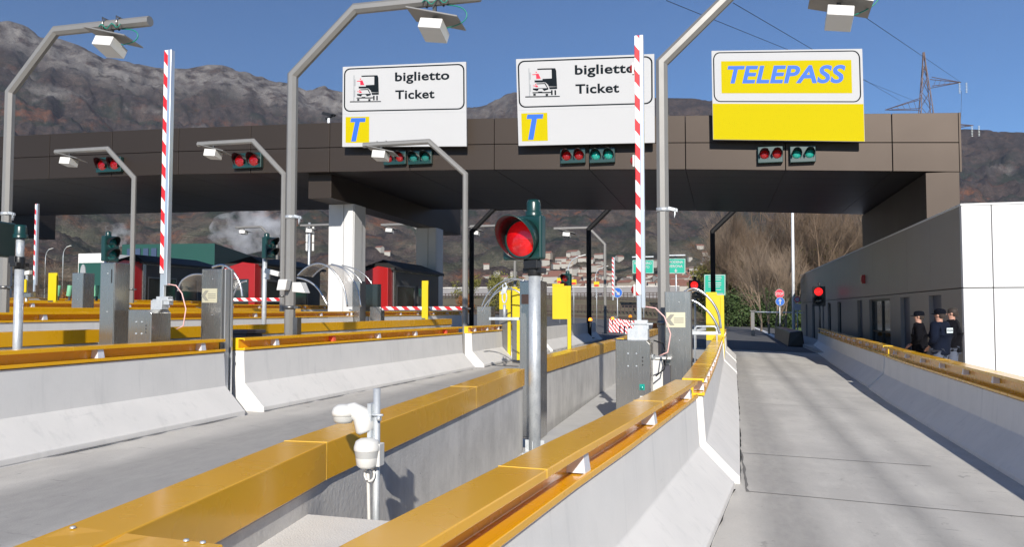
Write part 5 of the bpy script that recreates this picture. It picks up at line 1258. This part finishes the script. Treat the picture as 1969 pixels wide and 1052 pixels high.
b = MB(); N_ = 20; pts = [(p.x + .11 * math.sin(2 * math.pi * j / N_), p.z + .30 * math.cos(2 * math.pi * j / N_)) for j in range(N_)]; b.add([(a, 23, c) for a, c in pts] + [(a, 23.03, c) for a, c in pts], [tuple(range(N_)), tuple(reversed(range(N_, 2 * N_)))] + [(j, (j + 1) % N_, N_ + (j + 1) % N_, N_ + j) for j in range(N_)]); b.build('panel', 'sgrey', t)
b = MB(); b.cyl((p.x, 23.06, gz(p.x)), (p.x, 23.06, p.z + .2), .025, n=8); b.build('post', 'galv', t)
p = aY(52, 525, 20); t = thing('floodlight_stack', 'small white camera and yellow equipment on a stand at far left', 'camera', (p.x, 20, gz(p.x)))
b = MB(); b.cyl((p.x, 20, gz(p.x)), (p.x, 20, p.z), .04, n=8); b.build('post', 'galv', t); b = MB(); b.obox(p, (.14, 0, .02), (0, .06, 0), (0, 0, .06)); b.build('camera_head', 'box_w', t, bevel=.01); b = MB(); b.box(p.x - .07, p.x + .07, 19.9, 19.95, p.z - .6, p.z - .2); b.build('yellow_plate', 'yellow', t, bevel=.01); b = MB(); b.box(p.x - .2, p.x + .25, 19.9, 20.1, p.z - .75, p.z - .62); b.build('foot_box', 'stain', t, bevel=.01)

# ---------------------------------------------------------------- HILLS AND MOUNTAINS
RIDGE = [(-900, 40), (-500, 10), (0, 33), (50, 48), (75, 66), (100, 68), (150, 85), (200, 108), (250, 118), (300, 129), (360, 131), (400, 123), (430, 124), (500, 145), (550, 158), (590, 172), (625, 163), (660, 172), (720, 200), (800, 225), (870, 214), (900, 204), (935, 197), (973, 180), (1000, 173), (1060, 176), (1150, 183), (1260, 187), (1330, 188), (1400, 193), (1500, 205), (1600, 222), (1700, 236), (1850, 247), (1900, 249), (1969, 254), (2300, 300), (3000, 400)]
AZR = []
for px, py in RIDGE:
    r = ray(px, py); AZR.append((math.atan2(r.x, r.y), r.z / math.hypot(r.x, r.y)))
R0, R1 = 175.0, 2600.0
def ridge_tan(az): return interp(AZR, az)
def terr(az, r):
    x, y = math.sin(az) * r, math.cos(az) * r
    rt = ridge_tan(az); t_ = max(0.0, (r - R0) / (R1 - R0))
    v = Vector((x, y, 0))
    n1 = noise.fractal(v * .0022, 1.0, 2.0, 5); n2 = noise.fractal(v * .009 + Vector((9, 3, 0)), .9, 2.1, 6); n3 = noise.ridged_multi_fractal(v * .004 + Vector((4, 4, 0)), .9, 2.0, 6, 1.0, 2.0)
    if t_ <= 1:
        base = rt * r * (.16 * t_ + .84 * t_ ** 1.75)
        amp = t_ * (1 - t_) * 4
        h = base * (1 + .16 * n1 * (1 - t_ ** 3)) + 26 * n2 * min(1, t_ * 4) * (1 - .82 * t_ ** 4) + 30 * amp * (n3 - 1.0) * .6
        cr = noise.ridged_multi_fractal(v * .0085 + Vector((2, 7, 0)), .85, 2.2, 5, 1.0, 2.0)
        h += (cr - 1.1) * 48 * max(0.0, min(1.0, (t_ - .45) * 3)) * (1 - .75 * t_ ** 6)
        h = min(h, rt * r * (.1 + .9 * t_ ** .5) )
        h += CH * t_
    else:
        h = rt * R1 * (1 - (t_ - 1) * 1.3) + 10 * n2
    return x, y, h + gz(max(-60, min(12, x))) * (1 - min(1, t_ * 5)) - .2 * (1 - min(1, t_ * 20))
az0, az1, NA, NR = rad(-72), rad(42), 860, 250
vs = []; alt = []; rk = []
for j in range(NR):
    u = j / (NR - 1); r = R0 * (1 - u) + (R1 * 1.22 - R0) * u * (.25 + .75 * u) + R0 * u
    for i in range(NA):
        az = az0 + (az1 - az0) * i / (NA - 1); p = terr(az, r); vs.append(p); f_ = p[2] / max(1, ridge_tan(az) * R1); alt.append(max(0, min(1, f_)))
        px_ = 984.5 + FPX * math.tan(az + PSI) if abs(az + PSI) < 1.2 else (-3000 if az < 0 else 3000)
        el = 597 - FPX * p[2] / r   # rough height in the picture, used as an altitude measure
        k1 = 0.0
        hi = alt[-1]
        if px_ < 700: k1 = max(0, min(1, (hi - .80 + .05 * noise.noise(Vector((p[0] * .004, p[1] * .004, 3)))) / .09))
        elif px_ < 1000: k1 = max(0, min(.55, (hi - .75) / .3))
        nn = noise.noise(Vector((p[0] * .0075, p[1] * .004, p[2] * .02)))
        if .5 < hi < .85 and nn > .46: k1 = max(k1, min(.8, (nn - .46) * 9))
        rk.append(k1)
me = bpy.data.meshes.new('mountains')
me.from_pydata(vs, [], [(j * NA + i, j * NA + i + 1, (j + 1) * NA + i + 1, (j + 1) * NA + i) for j in range(NR - 1) for i in range(NA - 1)])
for nm, arr in (('alt', alt), ('rock', rk)):
    a = me.attributes.new(nm, 'FLOAT', 'POINT'); a.data.foreach_set('value', arr)
me.polygons.foreach_set('use_smooth', [True] * len(me.polygons)); me.materials.append(MT['terrain'])
o = bpy.data.objects.new('mountains', me); COL.objects.link(o); struct(o)

def on_hill(px, py, hmax=2400):
    """walk out along the ray until it meets the hill"""
    r_ = ray(px, py); hl = math.hypot(r_.x, r_.y); az = math.atan2(r_.x, r_.y); tn = r_.z / hl
    d = R0
    while d < hmax:
        if terr(az, d)[2] >= CH + tn * d: break
        d += 6
    p = terr(az, d); return Vector(p), d

# village houses
def house(w, d, h, rh, wm, rm, name='house'):
    t = thing(name, 'pale house with a reddish roof in the village on the slope', 'house', (0, 0, 0), 'village houses on the slope')
    b = MB(); b.box(-w / 2, w / 2, -d / 2, d / 2, -3, h); b.add([(-w / 2, -d / 2, h), (-w / 2, d / 2, h), (-w / 2, 0, h + rh), (w / 2, -d / 2, h), (w / 2, d / 2, h), (w / 2, 0, h + rh)], [(0, 1, 2), (3, 5, 4)]); b.build('wall', wm, t)
    e = .5; b = MB(); b.add([(-w / 2 - e, -d / 2 - e, h - .3), (w / 2 + e, -d / 2 - e, h - .3), (w / 2 + e, 0, h + rh + .15), (-w / 2 - e, 0, h + rh + .15), (w / 2 + e, d / 2 + e, h - .3), (-w / 2 - e, d / 2 + e, h - .3)], [(0, 1, 2, 3), (3, 2, 4, 5)]); o = b.build('roof', rm, t, recalc=False); o.modifiers.new('thick', 'SOLIDIFY').thickness = .2
    b = MB()
    for i in range(int(w // 3)):
        for z in (1.2, 4.1):
            if z + 1.3 < h: x = -w / 2 + 1.5 + i * 3; b.box(x - .5, x + .5, -d / 2 - .04, -d / 2 - .01, z, z + 1.4)
    return t
protos = [house(12, 9, 6.2, 2.2, 'hwall', 'hroof'), house(16, 10, 6.5, 2.4, 'hwall4', 'hroof'), house(10, 9, 8.5, 2.0, 'hwall', 'hroof2'), house(20, 11, 6, 2.6, 'hwall', 'hroof'), house(9, 8, 5.5, 1.8, 'hwall', 'hroof')]
used = set(); rs = random.Random(3)
HS = []
for i in range(140):
    px = rs.choice([rs.uniform(1035, 1215), rs.uniform(1035, 1215), rs.uniform(1235, 1370), rs.uniform(1285, 1370)]); py = rs.choice([rs.uniform(492, 560), rs.uniform(515, 562), rs.uniform(535, 562)])
    HS.append((px, py))
for px in range(940, 1100, 16): HS.append((px + rs.uniform(-5, 5), rs.uniform(533, 548)))
for (px, py) in ((730, 487), (745, 490), (1105, 508), (1120, 506), (1098, 511), (1160, 508), (1345, 480), (1355, 495), (1050, 500), (935, 515), (990, 470)): HS.append((px, py))
cnt = [0] * 5
for (px, py) in HS:
    k = rs.randrange(5); pos, d = on_hill(px, py)
    if d > 2300: continue
    sc_ = rs.uniform(.32, .62) * max(.9, min(1.6, d / 600)); pos.z -= .3
    if cnt[k] == 0: o = protos[k]; o.location = pos; o.rotation_euler = (0, 0, rs.uniform(-.6, .8)); o.scale = (sc_,) * 3
    else: o = copy_tree(protos[k], None, pos, rz=rs.uniform(-.6, .8), sc=(sc_,) * 3)
    cnt[k] += 1

# green industrial shed
t = thing('industrial_shed', 'long dark green industrial shed behind the left toll booths', 'building', (-90, 120, 1.5))
A_ = aY(235, 466, 118); B_ = aY(413, 468, 118); C_ = aY(500, 476, 160)
b = MB(); b.add([(A_.x, 118, 0), (B_.x, 118, 0), (B_.x, 118, B_.z), (A_.x, 118, B_.z + .2), (C_.x, 160, 0), (C_.x, 160, B_.z + .3), (A_.x - 4, 160, 0), (A_.x - 4, 160, B_.z + .3)], [(0, 1, 2, 3), (1, 4, 5, 2), (3, 2, 5, 7), (0, 3, 7, 6)]); b.build('hall', 'shed', t)
b = MB(); p = aY(243, 480, 117.9); q_ = aY(305, 486, 117.9)
for i in range(4): w = (q_.x - p.x) / 4; b.box(p.x + i * w + .2, p.x + (i + 1) * w - .4, 117.8, 117.98, q_.z - 2.5, q_.z + .8)
b.build('window', 'shedw', t)
a_ = aY(151, 488, 70); c_ = aY(200, 505, 70); t = thing('white_shed', 'white flat box building at far left behind the steel cabinets', 'building', (a_.x, 70, 1.5)); b = MB(); b.box(a_.x, c_.x, 70, 76, 1.5, a_.z); b.build('wall', 'white_sheet', t); b = MB(); b.box(a_.x + .1, c_.x - .1, 69.95, 69.99, 1.5, c_.z); b.build('dark_base', 'shed', t)

# lattice pylon and wires
t = thing('pylon', 'reddish lattice pylon rising behind the right end of the canopy', 'pylon', aY(1780, 217, 150) * 1.0)
b = MB(); Yp = 170
top = aY(1776, 100, Yp); l0 = aY(1766, 217, Yp); r0_ = aY(1795, 217, Yp); cx = top.x + .4; hw0 = (r0_.x - l0.x) / 2; zl = l0.z
def leg(zf, s, q_): w = hw0 * 1; w = hw0 * .8 * max(.08, (top.z - zf) / (top.z - zl)) ** .9; return Vector((lerp(top.x, (l0.x + r0_.x) / 2, min(1, (top.z - zf) / (top.z - zl))) + s * w, Yp + q_ * w, zf))
zs = [top.z - (top.z - 2) * u for u in [0, .05, .1, .16, .22, .29, .36, .44, .53, .63, .74, .86, 1]]
for za_, zb_ in zip(zs, zs[1:]):
    for s in (-1, 1):
        for q2 in (-1, 1):
            b.tube([leg(za_, s, q2), leg(zb_, s, q2)], .1, 4, smooth=False, caps=False)
        b.tube([leg(za_, s, -1), leg(zb_, s, 1)], .05, 4, caps=False); b.tube([leg(za_, -s, -1), leg(zb_, s, -1)], .05, 4, caps=False); b.tube([leg(za_, -s, 1), leg(zb_, s, 1)], .05, 4, caps=False)
b.build('tower', 'rust', t)
tips = []
for (tx_, ty_, bx, by0, by1) in ((1848, 158, 1790, 150, 167), (1702, 211, 1768, 190, 210), (1872, 241, 1795, 236, 250)):
    e = aY(tx_, ty_, Yp); tips.append(e); b = MB()
    a1 = aY(bx, by0, Yp); a2 = aY(bx, by1, Yp)
    for dy in (-.8, .8):
        b.tube([a1 + Vector((0, dy, 0)), e], .08, 4, caps=False); b.tube([a2 + Vector((0, dy, 0)), e], .08, 4, caps=False)
    for i in range(1, 6):
        u = i / 6; b.tube([a1.lerp(e, u), a2.lerp(e, u - .08)], .04, 4, caps=False)
    b.build('cross_arm', 'rust', t)
for e in (tips[0], tips[2]):
    for dx in (-.3, .9):
        s = MB(); 
        for j in range(7): s.lathe(e + Vector((dx, 0, -.3 - .3 * j)), [(.05, 0), (.22, .05), (.05, .15)], 8)
        s.build('insulator', 'insul', t)
def wire(a, c, label, sag=0):
    b = MB(); pts = [a.lerp(c, u / 16) - Vector((0, 0, sag * 4 * (u / 16) * (1 - u / 16))) for u in range(17)]; b.tube(pts, .022, 5, caps=False)
    tag(b.build('power_line', 'wire'), label, 'power line', 'power lines crossing the sky')
wire(aY(1281, 0, 50), aY(1762, 195, Yp), 'power line from above the right gantry arm down to the left pylon arm')
wire(aY(1410, 5, 50), aY(1700, 210, Yp) + Vector((3, 0, 1.5)), 'power line passing behind the yellow sign to the pylon')
wire(aY(1660, 30, 60), tips[0], 'power line from the top antenna down to the right pylon arm')
b = MB(); b.tube([aY(1849, 175, Yp), aY(1847, 240, Yp)], .03, 5); tag(b.build('power_line', 'wire'), 'vertical wire hanging below the right pylon arm', 'power line')

# telecom mast by the column
p, d = on_hill(595, 480); Ym = 150; t_ = aY(595, 428, Ym); bt = aY(595, 520, Ym)
t = thing('telecom_mast', 'grey telecom mast with clustered panels left of the white column', 'mast', (t_.x, Ym, 2))
b = MB(); b.tube([(t_.x, Ym, 1), (t_.x, Ym, t_.z)], .25, 8); b.build('pole', 'galv', t)
for (zz, n_) in ((.5, 6), (2.5, 6), (4.3, 6)):
    for j in range(3):
        a = 2 * math.pi * j / 3 + .4; s = MB(); s.obox((t_.x + .8 * math.cos(a), Ym + .8 * math.sin(a), t_.z - zz - .8), (.2, 0, 0), (0, .1, 0), (0, 0, .8)); s.build('antenna_panel', 'box_w', t)

# ---------------------------------------------------------------- TREES
def bare_tree(seed, H_, m, spread=.42, depth=5):
    rs = random.Random(seed); b = MB(); tw = MB()
    def grow(p, d, L, r, k):
        n = 3; pts = [p]; dd = d.copy()
        for i in range(n):
            dd = (dd + Vector((rs.uniform(-1, 1), rs.uniform(-1, 1), rs.uniform(-.3, .6))) * .14).normalized(); pts.append(pts[-1] + dd * L / n)
        (b if k < 2 else tw).tube(pts, [r * (1 - .4 * i / n) for i in range(n + 1)], 5 if k < 2 else 3, caps=False)
        if k >= depth: return
        nb = rs.choice((3, 4)) if k else 6
        for i in range(nb):
            u = rs.uniform(.3, 1.0) if k else rs.uniform(.3, 1); base = pts[min(n, int(u * n) + (0))].lerp(pts[min(n, int(u * n) + 1)], (u * n) % 1)
            a = rs.uniform(0, 2 * math.pi); s_ = dd.orthogonal().normalized(); s2 = dd.cross(s_); nd = (dd + (s_ * math.cos(a) + s2 * math.sin(a)) * rs.uniform(spread, spread * 2) + Vector((0, 0, .18))).normalized()
            grow(base, nd, L * rs.uniform(.5, .75), max(.007, r * .42), k + 1)
        grow(pts[-1], dd, L * .7, max(.007, r * .6), k + 1)
    grow(Vector((0, 0, -.3)), Vector((0, 0, 1)), H_ * .36, H_ * .0125, 0)
    t = thing('bare_tree', 'leafless brown tree in the grove right of the canopy post', 'tree', (0, 0, 0), 'bare trees beyond the road')
    b.build('trunk', m, t, recalc=False); tw.build('crown', m, t, recalc=False)
    return t
def leafy(seed, H_, W, m, label, name='leafy_tree', n=2600, grp='leafy trees and bushes', leaf=.22, low=.12):
    rs = random.Random(seed); t = thing(name, label, 'tree' if 'tree' in name else 'bush', (0, 0, 0), grp)
    b = MB(); b.tube([(0, 0, -.3), (.05, .1, H_ * .3), (-.1, 0, H_ * .75)], [H_ * .02, H_ * .015, H_ * .006], 6)
    for i in range(7):
        a = rs.uniform(0, 6.28); z = H_ * rs.uniform(.25, .6); b.tube([(0, 0, z), (W * .35 * math.cos(a), W * .35 * math.sin(a), z + H_ * .2)], [H_ * .008, H_ * .003], 4)
    b.build('trunk', 'bark', t)
    c = MB(); cl = [(Vector((rs.uniform(-1, 1) * W * .38, rs.uniform(-1, 1) * W * .38, rs.uniform(low, .92) * H_)), rs.uniform(.12, .24) * W) for _ in range(26)]
    for i in range(n):
        p, r = rs.choice(cl); d = Vector((rs.gauss(0, 1), rs.gauss(0, 1), rs.gauss(0, 1))).normalized(); q_ = p + d * r * rs.uniform(.6, 1.1); q_.z = max(.05, q_.z)
        u = Vector((rs.gauss(0, 1), rs.gauss(0, 1), rs.gauss(0, .6))).normalized() * leaf * rs.uniform(.6, 1.3); v = d.cross(u).normalized() * leaf * rs.uniform(.4, .8)
        c.add([q_ - u, q_ + v, q_ + u, q_ - v], [(0, 1, 2, 3)])
    c.build('crown', m, t, recalc=False); return t
bt_ = [bare_tree(11, 15, 'bark'), bare_tree(12, 17, 'bark2', .35), bare_tree(13, 13, 'bark3', .5), bare_tree(14, 16, 'bark')]
lt_ = [leafy(21, 11, 8, 'leafy', 'olive green leafy tree in the grove'), leafy(22, 4.5, 7, 'leafg', 'round green bush at the foot of the grove', 'green_bush', leaf=.16), leafy(23, 9, 6, 'leafd', 'dark evergreen tree on the slope'), leafy(24, 5, 4, 'leafo', 'rust coloured small tree', leaf=.15), leafy(25, 14, 9, 'leafb', 'brown leaved tree in the grove', n=3000, leaf=.17)]
rs = random.Random(5); n_ = [0] * 4; m_ = [0] * 5
spots = []
for i in range(58):
    spots.append((rs.uniform(1392, 1720), rs.uniform(96, 165), 'b', rs.randrange(4), rs.uniform(.85, 1.25)))
for i in range(26): spots.append((rs.uniform(1415, 1700), rs.uniform(120, 170), 'l', 4, rs.uniform(.7, 1.15)))
for i in range(9): spots.append((rs.uniform(1440, 1660), rs.uniform(105, 150), 'l', 0, rs.uniform(.5, 1.1)))
for i in range(10): spots.append((rs.uniform(1372, 1440), rs.uniform(115, 140), 'l', 0, rs.uniform(.6, 1.0)))
for i in range(12): spots.append((1402 + i * 13 + rs.uniform(-4, 4), rs.uniform(98, 108), 'l', 1, rs.uniform(.6, 1.1)))
for i in range(14): spots.append((rs.uniform(600, 880), rs.uniform(95, 160), 'b', rs.randrange(4), rs.uniform(.35, .6)))
for i in range(10): spots.append((rs.uniform(860, 1010), rs.uniform(100, 150), 'l', rs.choice((0, 3, 2)), rs.uniform(.35, .6)))
for i in range(12): spots.append((rs.uniform(50, 240), rs.uniform(70, 120), 'b', rs.randrange(4), rs.uniform(.25, .45)))
for (px, s_) in ((146, .5), (128, .35)): spots.append((px, 60, 'l', 3, s_))
for (px, Y, s_) in ((1500, 61.5, .4), (1492, 66, .45), (1478, 70, .5), (1463, 80, .55), (1510, 70, .5)): spots.append((px, Y, 'b', 1, s_))
for (px, Y, k, j, s_) in spots:
    x = tanaz(px) * Y; pool = bt_ if k == 'b' else lt_; c_ = n_ if k == 'b' else m_
    loc = (x, Y, gz(x) - .1)
    if c_[j] == 0: o = pool[j]; o.location = loc; o.scale = (s_,) * 3
    else: o = copy_tree(pool[j], None, loc, rz=rs.uniform(0, 6.28), sc=(s_,) * 3)
    c_[j] += 1
    right = px > 1300
    if k == 'b': o['label'] = 'leafless brown tree in the grove behind the stop sign' if right else ('small leafless tree behind the booths and columns' if px > 500 else 'small leafless tree in the far left yard'); o['group'] = 'bare trees at right' if right else ('bare trees behind the booths' if px > 500 else 'bare trees at far left')
    else:
        o['label'] = [('olive green leafy tree left of the bare grove' if 1300 < px < 1441 else 'olive green leafy tree among the bare trees' if right else 'yellow green tree behind the near red light'), 'round green bush at the foot of the bare grove', 'dark evergreen behind the near red light', ('rust coloured small tree behind the near red light' if px > 500 else 'rust coloured bush at far left'), 'dry brown leaved tree among the bare trees behind the stop sign'][j]
        o['group'] = o['label'] + 's'
for arr, cc in ((bt_, n_), (lt_, m_), (protos, cnt)):
    for o, c_ in zip(arr, cc):
        if c_ == 0:
            for ch in list(o.children): bpy.data.objects.remove(ch)
            bpy.data.objects.remove(o)

# ---------------------------------------------------------------- STEAM
def steam(px0, py0, px1, py1, Y, dens, label, ns=.5):
    a = aY(px0, py1, Y); c = aY(px1, py0, Y)
    w = c.x - a.x; h = c.z - a.z; ctr = Vector(((a.x + c.x) / 2, Y, (a.z + c.z) / 2))
    bm = bmesh.new(); bmesh.ops.create_icosphere(bm, subdivisions=4, radius=1)
    for v in bm.verts:
        k = 1 + .25 * noise.noise(v.co * 2 + Vector((px0, 0, 0))); v.co = Vector((v.co.x * w / 2 * k, v.co.y * w * .35 * k, v.co.z * h / 2 * k))
    me = bpy.data.meshes.new('steam'); bm.to_mesh(me); bm.free()
    m = bpy.data.materials.new('steam'); m.use_nodes = True; nt = m.node_tree; nt.nodes.remove(nt.nodes['Principled BSDF'])
    pv = nt.nodes.new('ShaderNodeVolumePrincipled'); pv.inputs['Color'].default_value = (.95, .95, .97, 1); pv.inputs['Anisotropy'].default_value = .0
    tc = nt.nodes.new('ShaderNodeTexCoord'); n = nt.nodes.new('ShaderNodeTexNoise'); n.inputs['Scale'].default_value = ns; n.inputs['Detail'].default_value = 5; n.inputs['Roughness'].default_value = .6
    nt.links.new(tc.outputs['Object'], n.inputs['Vector'])
    mr = nt.nodes.new('ShaderNodeMapRange'); mr.inputs[1].default_value = .47; mr.inputs[2].default_value = .72; mr.inputs[3].default_value = 0; mr.inputs[4].default_value = dens
    nt.links.new(n.outputs['Fac'], mr.inputs[0]); nt.links.new(mr.outputs[0], pv.inputs['Density']); nt.links.new(pv.outputs[0], nt.nodes['Material Output'].inputs['Volume'])
    me.materials.append(m); o = bpy.data.objects.new('steam', me); COL.objects.link(o); o.location = ctr; o['kind'] = 'stuff'; o['label'] = label; o['category'] = 'steam'
steam(410, 398, 560, 488, 165, .3, 'white steam drifting over the hillside left of the tall middle gantry', .22)
steam(200, 425, 252, 478, 165, .3, 'small white steam plume above the green shed', .4)

scene.render.engine = 'CYCLES'
scene.cycles.volume_step_rate = 3
scene.cycles.volume_bounces = 3
scene.cycles.max_bounces = 8
scene.cycles.transparent_max_bounces = 12

# ---------------------------------------------------------------- HAZE
b = MB(); b.box(-4200, 3600, -260, 4300, -160, 1500)
hm = bpy.data.materials.new('haze'); hm.use_nodes = True; ht = hm.node_tree; ht.nodes.remove(ht.nodes['Principled BSDF'])
hv = ht.nodes.new('ShaderNodeVolumePrincipled'); hv.inputs['Color'].default_value = (.70, .80, 1.0, 1); hv.inputs['Density'].default_value = HAZE; hv.inputs['Anisotropy'].default_value = .2
ht.links.new(hv.outputs[0], ht.nodes['Material Output'].inputs['Volume'])
hz = b.build('haze', hm); hz['kind'] = 'stuff'; hz['label'] = 'thin bluish haze over the valley and mountains'
